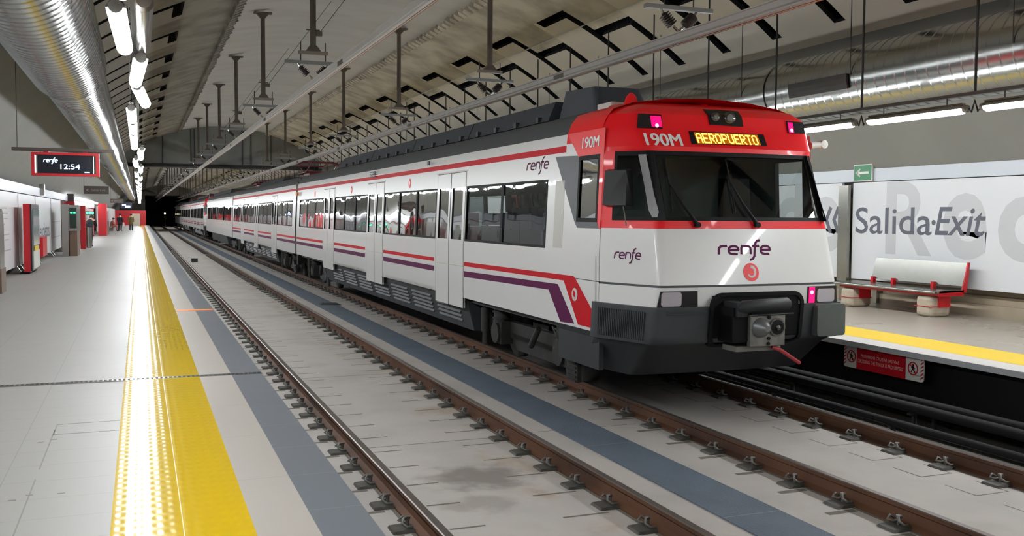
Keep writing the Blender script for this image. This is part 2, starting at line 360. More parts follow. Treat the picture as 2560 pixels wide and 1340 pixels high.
# back of the liner, coloured near-black for the shade behind the slots
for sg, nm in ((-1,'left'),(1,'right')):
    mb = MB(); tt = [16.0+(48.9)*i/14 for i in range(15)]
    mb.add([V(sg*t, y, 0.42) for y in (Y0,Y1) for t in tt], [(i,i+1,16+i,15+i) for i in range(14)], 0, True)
    st(mb, 'trim_%d' % (1 if sg < 0 else 2), M_SLOT_SHADE)
    # liner with stepped ventilation slots
    mb = MB(); pitch, base = (3.27, 17.95) if sg > 0 else (3.5, 20.2)
    rows = [16.3,18.3,20.4,22.5,24.5,26.0,27.9,29.9,31.3,33.4,35.6,38,40.3,42.5,45,47.5,50,52.5,55,57.5,60,62.4,64.7]
    k0 = int((Y0-base)/pitch)-1; ys = []
    for k in range(k0, 56):
        yb = base+pitch*k
        for a, b, kind in ((-0.14,0.14,'S'),(0.14,1.46,'SL'),(1.46,1.74,'L'),(1.74,2.95,'LL'),(2.95,pitch-0.14,'')):
            ya, yc = max(Y0,yb+a), min(Y1,yb+b)
            if yc-ya < 0.02: continue
            for i in range(len(rows)-1):
                t0, t1 = rows[i], rows[i+1]; tm = (t0+t1)/2
                hole = (kind == 'S' and 29.9 < tm < 40.3) or (kind == 'SL' and 29.9 < tm < 31.3) or \
                       (kind == 'L' and 24.5 < tm < 40.3) or (kind == 'LL' and 24.5 < tm < 26.0)
                if hole: continue
                mi = 0 if tm < 24.5 or (tm < 29.9 and kind in ('SL','S')) else (1 if tm < 42 else 4)
                mb.add([V(sg*t0,ya),V(sg*t1,ya),V(sg*t1,yc),V(sg*t0,yc)], [(0,1,2,3)], mi)
                # thickness of the panel edges towards the slots
    n = int((Y1-Y0)/0.36)
    for k in range(n):                                # ragged lip along the plaster
        y = Y0+0.36*k+random.uniform(-.03,.03); l = random.uniform(0.10,0.2)
        p = [V(sg*(16.3-0.9*random.uniform(.5,1)), y, -0.03), V(sg*16.4, y, -0.05), V(sg*16.4, y+l, -0.05), V(sg*16.0, y+l, -0.03)]
        q = [V(sg*15.9, y, 0.06), V(sg*16.4, y, 0.06), V(sg*16.4, y+l, 0.06), V(sg*16.0, y+l, 0.06)]
        mb.hull(p, q, 0)
    mb.quad(V(sg*16.3,Y0),V(sg*16.3,Y1),V(sg*16.3,Y1,0.13),V(sg*16.3,Y0,0.13),0)
    o = st(mb, 'trim_%d' % (3 if sg < 0 else 4), [M_LINER_SHADED if sg < 0 else M_LINER, M_PANEL_SHADED if sg < 0 else M_PANEL, M_SLOT_SHADE, M_SLOT_SHADE, M_LOWWALL, M_SLOT_SHADE, M_SLOT_SHADE], weld=True)
    md = o.modifiers.new('thick','SOLIDIFY'); md.thickness = 0.09; md.offset = 1; md.material_offset_rim = 2  # slot edges get the near-black too, their shade is painted
# base walls below the vault
mb = MB(); mb.box(-3.75,-3.6,Y0,Y1,PZ-0.3,3.0); mb.box(-3.62,-3.3,Y0,140,PZ-0.2,PZ+0.17); st(mb,'wall_left',M_BASEWALL)
mb = MB(); mb.box(13.2,13.4,Y0,Y1,PZ-0.3,3.0); mb.box(13.02,13.22,Y0,Y1,PZ-0.2,PZ+0.2); mb.box(13.1,13.22,Y0,Y1,PZ+0.2,PZ+0.34); st(mb,'wall_right',M_BASEWALL)
# bulkhead hanging from the vault, with the beam under it
mb = MB(); ths = [-38+76*i/24 for i in range(25)]
lo = [(V(t,61)[0], 61.0, 5.46) for t in ths]; hi = [V(t,61,0.3) for t in ths]; hi = [(p[0],61.0,max(p[2],5.5)) for p in hi]
for dy in (0,0.5):
    mb.add([(p[0],p[1]+dy,p[2]) for p in lo+hi], [(i,i+1,26+i,25+i) for i in range(24)])
mb.box(lo[0][0],lo[-1][0],61.0,61.5,5.30,5.46,1); mb.box(lo[0][0]-0.2,lo[-1][0]+0.2,60.85,61.6,5.22,5.32,1)
for xx in (1.3,2.9,3.1,5.9,6.4,7.6): mb.box(xx-0.03,xx+0.03,60.94,61.0,5.46,V(math.degrees(math.asin((xx-CX0)/VA)),61)[2]-0.02,1)
st(mb,'wall_front',[mat('bulkhead_concrete',srgb(128,130,128),0.7,var=0.2,vscale=0.8), mat('dark_beam',srgb(58,58,58),0.7)])
# tunnel mouth
MDT = mat('tunnel_dark',srgb(120,116,108),0.9,var=0.3,vscale=0.5)
mb = MB(); mb.box(-3.7,0.9,190,190.6,-0.2,9,0); mb.box(8.9,13.4,190,190.6,-0.2,9,0); mb.box(0.9,8.9,190,190.6,5.8,9,0)
mb.box(0.5,0.9,190.6,230,-0.2,5.9,0); mb.box(8.9,9.2,190.6,230,-0.2,5.9,0); mb.box(0.5,9.2,190.6,230,5.8,6.1,0); mb.box(0.5,9.2,230,230.4,-0.2,6.1,0)
st(mb,'wall_back',MDT)
# ------------------------------------------------------------------ floors
mb = MB(); mb.box(0.3,9.6,Y0,230,-0.3,0.0,0)
rails_x = [2.045,3.83,5.745,7.56]; SP = 0.655; YC = 4.62
def line(x0,x1,y0,y1,mi=1): mb.quad((x0,y0,0.0015),(x1,y0,0.0015),(x1,y1,0.0015),(x0,y1,0.0015),mi)
for i, rx in enumerate(rails_x):
    for k in range(-3,130):
        yc = YC+SP*k
        if i == 0:
            line(rx-0.52,rx-0.17,yc-0.17,yc-0.11); line(rx+0.2,rx+0.5,yc-0.13,yc-0.10)  # wide left bar: shadow at the pad's front edge, drawn as dark colour
        elif i == 1: line(rx-0.62,rx-0.2,yc-0.165,yc-0.135)  # dark bar includes the painted front-edge shadow beside the clip
        elif i == 2: line(rx-0.42,rx-0.12,yc-0.2,yc-0.13)
        else:
            line(rx-0.62,rx-0.605,yc-0.2,yc+0.17); line(rx-0.62,rx-0.24,yc-0.2,yc-0.185); line(rx-0.24,rx-0.225,yc-0.2,yc+0.17)
    line(rx-0.11,rx+0.11,Y0,148)
for y in (9.95,14.55,19.15,23.8,28.4,33.0,42,51): line(2.2,3.65,y,y+0.02); line(4.05,5.5,y+0.1,y+0.115)
floor = mb.build('floor',[M_SLAB,M_JOINT_SHADE]); floor['kind'] = 'structure'
mb = MB(); mb.box(4.43,5.0,Y0,148,0.0,0.012)
for k in range(60): mb.quad((4.44,Y0+2.6*k,0.0125),(4.99,Y0+2.6*k,0.0125),(4.99,Y0+2.6*k+0.012,0.0125),(4.44,Y0+2.6*k+0.012,0.0125),1)
tag(mb.build('grating_strip',[M_GRATE,mat('grating_seam',srgb(128,134,138),0.6)]),'long blue-grey grating strip laid in the slab between the two tracks','grating')
# left platform
mb = MB(); mb.box(-3.6,1.14,Y0,140.2,0.72,PZ); mb.box(-3.6,1.02,Y0,140.2,0.0,0.72,1)
plat = mb.build('floor',[M_TILE,M_BLACK]); plat['kind'] = 'structure'
def strip(x0,x1,y0,y1,h,name,m,par=plat): b = MB(); b.box(x0,x1,y0,y1,PZ,PZ+h); return b.build(name,m,par)
strip(-0.165,0.185,Y0,139.9,0.007,'tactile_strip',M_YELLOW); strip(0.19,0.53,Y0,139.9,0.007,'tactile_strip',M_YELLOW)
strip(0.185,0.19,Y0,139.9,0.003,'strip_joint',mat('tactile_joint',srgb(226,190,120),0.3))
strip(0.53,0.84,Y0,139.9,0.003,'edge_strip',M_EDGE_TILE); strip(0.84,1.14,Y0,139.9,0.003,'edge_strip',M_BLUE_TILE)
strip(0.535,1.138,16.93,17.09,0.006,'orange_marker',M_ORANGE)
strip(0.535,1.138,16.84,16.93,0.006,'orange_marker',mat('orange_red',srgb(222,104,62),0.4))
b = MB()
for x,y,l in ((-0.62,5.9,1.1),(-0.62,7.3,1.2)): b.box(x-0.004,x+0.004,y-l/2,y+l/2,PZ,PZ+0.0012)
b.box(-0.62,-0.17,8.08,8.092,PZ,PZ+0.0012); b.box(-0.62,-0.17,7.72,7.732,PZ,PZ+0.0012); b.box(-0.62,-0.612,7.72,8.09,PZ,PZ+0.0012)
for x,y in ((-0.63,5.02),(-0.69,5.05),(-0.62,6.1),(-0.7,6.02),(-0.45,6.08),(-0.6,7.55),(-0.68,7.5)): b.box(x-0.02,x+0.02,y-0.006,y+0.006,PZ,PZ+0.0016)
b.build('scuff_marks',mat('tile_joint_line',srgb(120,116,110),0.6),plat)
b = MB(); b.box(-3.3,1.138,9.985,10.075,PZ,PZ+0.009,0)
for k in range(104): x = -3.28+0.0425*k; b.box(x,x+0.024,9.995,10.065,PZ+0.009,PZ+0.0098,1)
tag(b.build('drain_channel',[M_STEEL,M_BLACK]),'slotted steel drain channel running across the near part of the platform','drain')
# right platform
mb = MB(); mb.box(8.72,13.2,Y0,189,0.79,PZ); mb.box(9.0,13.2,Y0,189,0.0,0.79,1)
plr = mb.build('floor',[tile_mat('platform_tile_warm',srgb(172,164,152),srgb(146,140,130),0.8,0.4,0.28,0.003),M_BLACK]); plr['kind'] = 'structure'
strip(9.1,9.86,Y0,149.9,0.004,'tactile_strip',M_YELLOW_FLAT,plr); strip(8.715,9.1,Y0,149.9,0.003,'edge_strip',mat('pale_edge',srgb(206,202,198),0.35),plr)
b = MB(); b.box(8.70,8.72,Y0,149.9,0.785,PZ+0.003); b.build('edge_lip',mat('lip_grey',srgb(178,182,186),0.4),plr)
# ------------------------------------------------------------------ rails and their fastenings
RN = ['rail closest to the yellow-striped platform','far rail of the empty track','near rail under the side of the train','far rail beside the black cable ducts']
def rail_profile():
    return [(-.075,0),(.075,0),(.075,.016),(.012,.034),(.009,.12),(.034,.132),(.037,.165),(.028,.172),(-.028,.172),(-.037,.165),(-.034,.132),(-.009,.12),(-.012,.034),(-.075,.016)]
for i, rx in enumerate(rails_x):
    p = rail_profile(); n = len(p); mb = MB()
    a = [(rx+x,Y0,z) for x,z in p]; c = [(rx+x,228,z) for x,z in p]
    mb.add(a+c,[(k,(k+1)%n,n+(k+1)%n,n+k) for k in range(n)],0); mb.add(a,[tuple(range(n))],0); mb.add(c,[tuple(range(n))],0)
    for q in range(len(mb.f)):
        if len(mb.f[q]) == 4 and set(mb.f[q]) & {7,8} == {7,8}: mb.m[q] = 1
        if len(mb.f[q]) == 4 and (mb.f[q][0] in (6,8)): mb.m[q] = 1
    tag(mb.build('rail',[M_RUST,M_RAILTOP]),'rust-brown steel '+RN[i],'rail','running rails')
def fastening():
    t = thing('rail_fastening',(0,0,0),'x','rail clip','rail fastenings')
    mb = MB(); mb.hull([(-.25,-.1,0.001),(-.078,-.1,0.001),(-.078,.1,0.001),(-.25,.1,0.001)],[(-.24,-.09,.022),(-.078,-.09,.03),(-.078,.09,.03),(-.24,.09,.022)]); mb.build('base_plate',M_PLATE,t)
    mb = MB(); mb.tube([(-.088,-.075,.045),(-.14,-.085,.05),(-.17,-.06,.075),(-.15,-.03,.105),(-.11,-.015,.1),(-.1,.02,.06),(-.13,.05,.045),(-.17,.07,.06),(-.13,.085,.085),(-.088,.075,.06)],0.011,6); mb.build('spring_clip',M_IRON,t)
    mb = MB(); mb.tube([(-.115,0,.02),(-.115,0,.085)],0.016,6); mb.tube([(-.115,0,.085),(-.115,0,.105)],0.026,6,sm=False); mb.build('bolt',M_IRON,t)
    return t
fp = fastening()
FN = ['beside the rail nearest the platform','beside the far rail of the empty track','beside the near rail of the train track','beside the far rail of the train track']
FG = ['clips along the platform-side rail','clips along the far rail of the empty track','clips along the near rail of the train track','clips along the far rail of the train track']
first = True
CNT = [95,85,75,45]
for i, rx in enumerate(rails_x):
    ks = 0 if i == 0 else (1 if i == 1 else (-1 if i == 2 else 0))
    for k in range(CNT[i]):
        yc = YC+SP*(k+ks); lb = '%s iron spring clip from the camera end, %s' % (nth(k), FN[i])
        if first: fp.location = (rx,yc,0); fp['label'] = lb; fp['group'] = FG[i]; first = False
        else: dup(fp,(rx,yc,0),lb,group=FG[i])
mb = MB()
for i, rx in enumerate(rails_x):
    for k in range(CNT[i]+1,200):
        y = YC+SP*(k+(0,1,-1,0)[i]); mb.box(rx-.24,rx-.08,y-.1,y+.1,0.001,.025); mb.box(rx-.17,rx-.08,y-.08,y+.08,.025,.09)
tag(mb.build('rail_fastenings',M_BLACKIRON),'distant iron clips receding along all the rails','rail clips',kind='stuff')
# trackside ducts and the sign under the far platform
for k,(x,z,r,lb) in enumerate(((7.95,0.16,0.045,'thin black cable pipe on the slab closest to the far rail'),(8.25,0.3,0.06,'thick black cable pipe raised on brackets in the middle'),(8.55,0.3,0.06,'thick black cable pipe on brackets under the platform lip'),(8.8,0.12,0.05,'thin black cable pipe lowest against the platform wall'))):
    t = thing('cable_pipe',(x,0,0),lb,'pipe','cable pipes beside the far track'); mb = MB(); mb.tube([(x,Y0,z),(x,149,z)],r,10); mb.build('pipe',mat('pipe_black',(0.012,0.012,0.013),0.75,spec=0.2),t)
    for q in range(12):
        y = 6.3+2.2*q; mb = MB(); mb.box(x-.02,x+.02,y-.02,y+.02,0.036,z-r+.01); mb.box(x-r-.02,x+r+.02,y-.03,y+.03,z-r-.015,z-r+.01); mb.build('bracket',M_BLACKIRON,t)
mb = MB(); mb.box(7.8,8.95,Y0,149,0.0,0.035); tag(mb.build('cable_trough',mat('trough_dark',srgb(64,62,58),0.7,var=0.3,vscale=2)),'dark dusty concrete cable trough beside the far rail','trough')
t = thing('prohibition_sign',(8.8,9.63,0.5),'red and white no-crossing sign hung under the far platform edge','sign')
def rrect(u0,u1,v0,v1,r,n=4):
    return [p for (cx,cy,a) in ((u1-r,v1-r,0),(u0+r,v1-r,90),(u0+r,v0+r,180),(u1-r,v0+r,270)) for p in arc(cx,cy,r,r,a,a+90,n)]
T = plane_T((8.8,10.33,0.49),(0,-1,0),(0,0,1),(-1,0,0))
mb = MB(); mb.solid(rrect(0,1.41,0,0.305,0.04),T,0,0.012); mb.build('sign_board',M_SIGNWHITE,t)
T2 = lambda u,v,n=0.0: T(u,v,n+0.012)
mb = MB(); mb.solid([(0.245,0),(1.115,0),(1.115,0.305),(0.245,0.305)],T2,0,0.003); mb.build('red_field',M_RED,t)
T3 = lambda u,v,n=0.0: T(u,v,n+0.015)
mb = MB(); put_text(mb,'PROHIBIDO CRUZAR LAS VÍAS',T3,w=0.68,h=0.05,u0=0.33,v0=0.165); put_text(mb,'CROSSING THE TRACK IS PROHIBITED',T3,w=0.80,h=0.045,u0=0.275,v0=0.09); mb.build('lettering',mat('sign_pinkish',srgb(236,196,192),0.5),t)
mb = MB()
for cu in (0.145,1.235):
    mb.ribbon([(cu+0.075*math.cos(2*math.pi*k/24),0.15+0.075*math.sin(2*math.pi*k/24)) for k in range(24)],0.016,T2,0,True)
    mb.ribbon([(cu-0.05,0.205),(cu+0.05,0.095)],0.013,T2,0)
for k in range(6):
    for u in (0.004,1.36): v = 0.03+0.045*k; mb.solid([(u,v),(u+0.045,v+0.03),(u+0.045,v+0.048),(u,v+0.018)],T2,0,0.002)
mb.build('red_marks',M_RED,t)
for cu in (0.145,1.235):
    mb = MB(); mb.solid([(cu+0.012*math.cos(k),0.195+0.012*math.sin(k)) for k in [2*math.pi*i/10 for i in range(10)]],T2,0,0.002)
    mb.ribbon([(cu,0.18),(cu-0.004,0.145)],0.026,T2); mb.ribbon([(cu-0.004,0.145),(cu-0.03,0.1)],0.013,T2); mb.ribbon([(cu-0.002,0.145),(cu+0.022,0.12),(cu+0.02,0.095)],0.013,T2); mb.ribbon([(cu,0.175),(cu+0.03,0.15)],0.01,T2); mb.ribbon([(cu,0.175),(cu-0.028,0.158)],0.01,T2)
    mb.build('walking_figure',M_BLACK,t)
# box and small things on the slab
t = thing('track_box',(2.56,51.6,0),'small dark box with a pale lid standing between the rails','box'); mb = MB(); mb.box(2.42,2.72,51.5,51.9,0,0.2); mb.build('body',M_BLACKIRON,t); mb = MB(); mb.box(2.40,2.74,51.46,51.94,0.2,0.24); mb.build('lid',M_SIGNWHITE,t)
mb = MB(); mb.hull([(4.55,26.2,.0135),(5.1,26.0,.0135),(5.1,26.5,.0135),(4.55,26.6,.0135)],[(4.62,26.28,.05),(5.02,26.12,.05),(5.02,26.42,.05),(4.62,26.5,.05)]); tag(mb.build('cable_cover',M_BLACKIRON),'low dark cable cover lying across the grating strip','cover')
# ================================================================== ducts
def duct(name, x, z, label, ends, sg):
    t = thing(name,(x,4,z),label,'duct','ventilation ducts')
    def ridged(name, r, y0, y1, step, hgt, wd, n):
        mb = MB(); mb.tube([(x,y0,z),(x,y1,z)],r,n)
        y = y0+step/2
        while y < y1-wd: mb.tube([(x,y,z),(x,y+wd*.25,z),(x,y+wd*.75,z),(x,y+wd,z)],[r-.002,r+hgt,r+hgt,r-.002],n,cap=False); y += step
        mb.build(name,M_GALV,t)
    ridged('wide_section',0.53,Y0,ends,0.2,0.006,0.03,72)
    yr = ends
    mb = MB(); mb.tube([(x,yr-0.03,z),(x,yr+0.03,z)],0.548,72,cap=False); mb.tube([(x,yr+0.03,z),(x,yr+0.75,z)],[0.53,0.475],72,cap=False); mb.build('reducer',M_GALV,t)
    ridged('narrow_section',0.47,yr+0.75,60,0.25,0.006,0.04,56)
    ridged('narrow_section',0.47,60,146,1.5,0.012,0.1,36)
    for q in range(30):
        y = 6.0+2.9*q if sg > 0 else 5.0+4*q
        zt = VZ+VB*math.sqrt(1-((x-CX0)/VA)**2)
        m2 = MB(); r = 0.54 if y < yr else 0.48
        if sg > 0:
            m2.tube([(x-r,y,z),(x-r,y,VZ+VB*math.sqrt(1-((x-r-CX0)/VA)**2)+.05)],0.008,5); m2.build('hanger',M_WIRE,t)
        else:
            m2.tube([(x+0.1,y,z+r-.02),(x+0.1,y,VZ+VB*math.sqrt(1-((x+.1-CX0)/VA)**2)+.05)],0.01,5); m2.build('hanger',M_WIRE,t)
    return t
duct('ventilation_duct',-0.96,4.63,'large ribbed galvanised duct running above the yellow-striped platform',15.4,-1)
dr = duct('ventilation_duct',10.56,4.63,'large ribbed galvanised duct above the platform with the steel bench',14.0,1)
mb = MB(); a0 = math.radians(196); pts = []
for a in (177,185,193,201): pts.append((10.56+0.545*math.cos(math.radians(a)),4.63+0.545*math.sin(math.radians(a))))
for y0,y1 in ((11.85,13.25),):
    mb.add([(p[0]-d,y,p[1]) for d in (0,0.03) for y in (y0,y1) for p in pts],[(0,1,5,4),(1,2,6,5),(2,3,7,6),(8,9,13,12),(9,10,14,13),(10,11,15,14),(0,4,12,8),(3,7,15,11),(0,1,9,8),(1,2,10,9),(2,3,11,10),(4,5,13,12),(5,6,14,13),(6,7,15,14)])
mb.build('air_grille',mat('grille_dark',srgb(44,42,38),0.6),dr)
# ================================================================== tube lamps
def lamp_proto(L=1.72):
    t = thing('tube_lamp',(0,0,0),'x','lamp','tube lamps')
    r = 0.062; n = 16
    def shell(a0,a1,rr,m): 
        mb = MB(); ys = [(-L/2,0.6),(-L/2+0.05,1.0),(L/2-0.05,1.0),(L/2,0.6)]; k = 14
        vs = [(rr*f*math.cos(math.radians(a0+(a1-a0)*i/k)),y,rr*f*math.sin(math.radians(a0+(a1-a0)*i/k))) for y,f in ys for i in range(k+1)]
        mb.add(vs,[(j*(k+1)+i,j*(k+1)+i+1,(j+1)*(k+1)+i+1,(j+1)*(k+1)+i) for j in range(3) for i in range(k)],0,True); return mb
    shell(178,362,r,0).build('diffuser',M_TUBE,t,recalc=False)
    mb = shell(2,178,r*1.03,0); mb.box(-0.03,0.03,-L/2+0.03,L/2-0.03,0.05,0.075); mb.build('housing',M_STEEL,t,recalc=False)
    for sgn in (-1,1):
        mb = MB(); mb.tube([(0,sgn*(L/2-0.02),0),(0,sgn*(L/2+0.035),0)],[0.05,0.045],12); mb.build('end_cap',mat('lamp_cap',srgb(120,118,112),0.5,metal=0.4),t)
        mb = MB(); mb.tube([(0,sgn*(L/2-0.3),0.07),(0,sgn*(L/2-0.3),0.16)],0.008,5); mb.build('bracket',M_WIRE,t)
    return t
lp = lamp_proto(); used = False
def lamp(x, y, z, rz, label, group, tilt=0.0):
    global used
    if not used: t = lp; used = True; t.location = (x,y,z); t['label'] = label; t['group'] = group; t.rotation_euler = (tilt,0,rz)
    else: t = dup(lp,(x,y,z),label,group=group); t.rotation_euler = (tilt,0,rz)
    return t
LZ = 3.84
LS = [(-0.114,7.80,0.02),(0.0,9.98,-0.03),(0.037,12.01,0.055),(-0.087,14.3,0.0),(-0.085,16.4,0.0)]
y = 18.5; k = 0
while y < 139:
    LS.append((-0.087 if (k//2) % 2 == 0 else 0.04, y, random.uniform(-.02,.02))); y += 2.05; k += 1
NB = [(-0.1,5.6,0.02),(0.0,3.5,-.02),(-.05,1.4,0),(0,-0.7,0),(0,-2.8,0),(0,-4.9,0),(0,-7.0,0)]
for i,(x,y,rz) in enumerate(LS):
    lamp(x,y,LZ,-rz,'lit white tube lamp over the yellow-striped platform, %s counted from the camera' % nth(i),'tube lamps over the near platform')
for i,(x,y,rz) in enumerate(NB):
    lamp(x,y,LZ,-rz,'lit tube lamp over the yellow-striped platform, %s one behind the camera' % nth(i),'tube lamps over the near platform')
t = thing('unlit_tube_lamp',(0.045,8.15,3.93),'unlit steel tube lamp hanging beside the first lit lamp','lamp')
mb = MB(); mb.tube([(0.045,7.16,3.93),(0.045,7.2,3.93),(0.045,9.0,3.93),(0.045,9.05,3.93)],[0.062,0.066,0.062,0.05],20); mb.build('housing',M_STEEL,t)
mb = MB(); mb.tube([(0.045,7.10,3.93),(0.045,7.17,3.93)],[0.05,0.066],20); mb.build('end_cap',mat('lamp_cap_dark',srgb(76,68,60),0.5),t)
for y in (7.6,8.7):
    mb = MB(); mb.tube([(0.045,y,3.98),(0.045,y,4.6)],0.006,5); mb.build('hanger',M_WIRE,t)
RX = 9.62
yy = [11.94-2.0+0.03-2.0*1+2.0*0]
RL = [8.07-2.0*k for k in range(1,8)][::-1]+[8.07+2.0*k for k in range(0,90)]
for i,y in enumerate(RL):
    lamp(RX,y,LZ,0.0,'white tube lamp over the bench platform, %s in the row from the camera end' % nth(i),'tube lamps over the bench platform')
def hanging_rail(name,x,z,label,y0,y1,sg):
    t = thing(name,(x,y0,z),label,'rail')
    mb = MB(); mb.box(x-.03,x+.03,y0,y1,z,z+.04); mb.build('channel',mat('lamp_channel',srgb(86,84,80),0.5,metal=0.5),t)
    return t
hanging_rail('lamp_rail',RX,4.0,'long grey rail carrying the lamps over the bench platform',-7,140,1)
hanging_rail('lamp_rail',-0.02,4.0,'long grey rail carrying the lamps over the yellow-striped platform',-7,140,-1)
for i in range(40):
    y = 9.07+2.0*i if i else 9.07
    zt = VZ+VB*math.sqrt(1-((RX-CX0)/VA)**2)
    t = thing('hanging_rod',(RX,y,4.0),'dark rod hanging from the vault to the bench-side lamp rail, %s from the camera end' % nth(i),'rod','rods holding the bench-side lamps')
    mb = MB(); mb.tube([(RX,y,4.042),(RX,y,zt+0.05)],0.017,6); mb.build('rod',M_BLACKIRON,t)
    mb = MB(); mb.tube([(RX,y-.085,3.84),(RX,y-.05,3.79),(RX,y,3.93),(RX,y+.05,3.79),(RX,y+.085,3.84)],0.012,5); mb.build('lamp_cable',M_BLACKIRON,t)
for i in range(20):
    y = 13.2+4.1*i; x = -0.1
    zt = VZ+VB*math.sqrt(1-((x-CX0)/VA)**2)
    t = thing('hanging_wire',(x,y,4.0),'thin wire holding the lamp rail over the yellow-striped platform, %s from the camera end' % nth(i),'wire','wires holding the platform-side lamps')
    mb = MB(); mb.tube([(x,y,4.02),(x,y,zt+0.05)],0.006,5); mb.build('wire',M_SIGNWHITE if i == 0 else M_WIRE,t)
# ================================================================== overhead rigid catenary
def overhead(x, label, mdl):
    t = thing('overhead_rail',(x,Y0,4.8),label,'overhead rail','overhead power rails')
    mb = MB(); prof = [(-.05,4.885),(.05,4.885),(.05,4.87),(.034,4.865),(.034,4.80),(.022,4.79),(.036,4.775),(.036,4.755),(.02,4.738),(-.02,4.738),(-.036,4.755),(-.036,4.775),(-.022,4.79),(-.034,4.80),(-.034,4.865),(-.05,4.87)]
    n = len(prof); a = [(x+p,Y0,z) for p,z in prof]; c = [(x+p,200,z) for p,z in prof]
    mb.add(a+c,[(k,(k+1)%n,n+(k+1)%n,n+k) for k in range(n)],0); mb.build('profile',M_ALU,t)
    mb = MB(); mb.tube([(x,Y0,4.732),(x,200,4.732)],0.010,6); mb.build('contact_wire',M_COPPER,t)
    for k in range(14):
        mb = MB(); y = 5.3+9.6*k; mb.box(x-.035,x+.035,y-.2,y+.2,4.77,4.85); mb.build('joint_plate',M_STEEL,t)
overhead(2.94,'round-bellied aluminium power rail hung over the empty track',0)
overhead(6.62,'aluminium power rail hung over the train',1)
def support_proto():
    x, y = 0.0, 0.0
    t = thing('overhead_support',(0,0,4.8),'x','overhead support','overhead supports')
    zt = 7.52
    mb = MB(); mb.tube([(0,0,5.45),(0,0,zt)],0.055,10); mb.build('post',M_POLE,t)
    mb = MB(); mb.box(-.22,.22,-.1,.1,zt-.03,zt); mb.hull([(-.06,-.05,zt-.14),(.06,-.05,zt-.14),(.06,.05,zt-.14),(-.06,.05,zt-.14)],[(-.15,-.07,zt-.03),(.15,-.07,zt-.03),(.15,.07,zt-.03),(-.15,.07,zt-.03)]); mb.build('top_plate',M_POLE,t)
    mb = MB(); mb.hull([(-.13,-.07,5.40),(.13,-.07,5.40),(.13,.07,5.40),(-.13,.07,5.40)],[(-.06,-.05,5.5),(.06,-.05,5.5),(.06,.05,5.5),(-.06,.05,5.5)]); mb.build('foot_plate',M_POLE,t)
    mb = MB(); mb.box(-.26,.26,-.04,.04,5.345,5.40); mb.build('upper_bar',mat('bar_tan',srgb(134,124,114),0.5,metal=0.3),t)
    for sx in (-.22,.22):
        mb = MB(); mb.tube([(sx,0,5.2),(sx,0,5.56)],0.011,6); mb.build('threaded_rod',M_WIRE,t)
    mb = MB(); mb.box(-.5,.5,-.04,.04,5.17,5.225); mb.build('lower_bar',mat('bar_grey',srgb(136,138,138),0.45,metal=0.5),t)
    for sx in (-1,1):
        mb = MB(); a = Vector((sx*.27,0,5.15)); b = Vector((sx*.04,0,4.93)); pts, rs = [a+(b-a)*0.12], [0.02]
        for q in range(6):
            f = 0.2+0.6*q/6; pts += [a+(b-a)*f,a+(b-a)*(f+.03),a+(b-a)*(f+.06)]; rs += [0.04,0.08,0.04]
        mb.tube(pts,rs,10); mb.build('insulator',M_CERAMIC,t)
        mb = MB(); mb.tube([(sx*.27,0,5.18),tuple(a+(b-a)*0.16)],0.018,6); mb.tube([tuple(a+(b-a)*.85),(sx*.01,0,4.91)],0.02,6); mb.build('clevis',M_STEEL,t)
    return t
sp = support_proto(); sp.location = (2.94,17.55,4.8)
def hook_and_wire(t):
    mb = MB(); o = Vector(t.location)-Vector((0,0,4.8)); P = lambda x,y,z: tuple(o+Vector((x,y,z)))
    mb.tube([P(-.12,0,5.78),P(.12,0,5.78)],0.012,5); mb.box(*[c for ax,(a,b) in enumerate(((.05,.16),(-.04,.04),(5.68,5.76))) for c in (o[ax]+a,o[ax]+b)]); mb.build('hook',M_POLE,t)
    mb = MB(); mb.tube([P(.12,0,5.74),P(1.5,-1.2,7.69)],0.006,5); mb.build('guy_wire',M_WIRE,t)
sp['label'] = 'overhead support with V of insulators above the empty track, first counted from the camera'; sp['group'] = 'overhead supports above the empty track'
firsts = [sp]
YP = [17.55,25.0,32.2,39.3,46.5,53.7]+[63+7.2*k for k in range(17)]
for i,y in enumerate(YP[1:]): firsts.append(dup(sp,(2.94,y,4.8),'overhead support with V of insulators above the empty track, %s counted from the camera' % nth(i+1)))
for i,y in enumerate([11.1,18.4,25.7,33.3,40.2,47.6,54.8]+[63+7.2*k for k in range(17)]):
    dup(sp,(6.62,y,4.8),'overhead support with V of insulators above the train, %s counted from the camera' % nth(i),group='overhead supports above the train')
for t in firsts[:4]: hook_and_wire(t)
# cable laid along the bench-side vault
mb = MB(); pts = [V(28.3,y,-0.03) for y in range(8,61,2)]; mb.tube(pts,0.012,5); tag(mb.build('vault_cable',M_SIGNWHITE),'thin pale cable strung along the slotted vault above the train','cable')
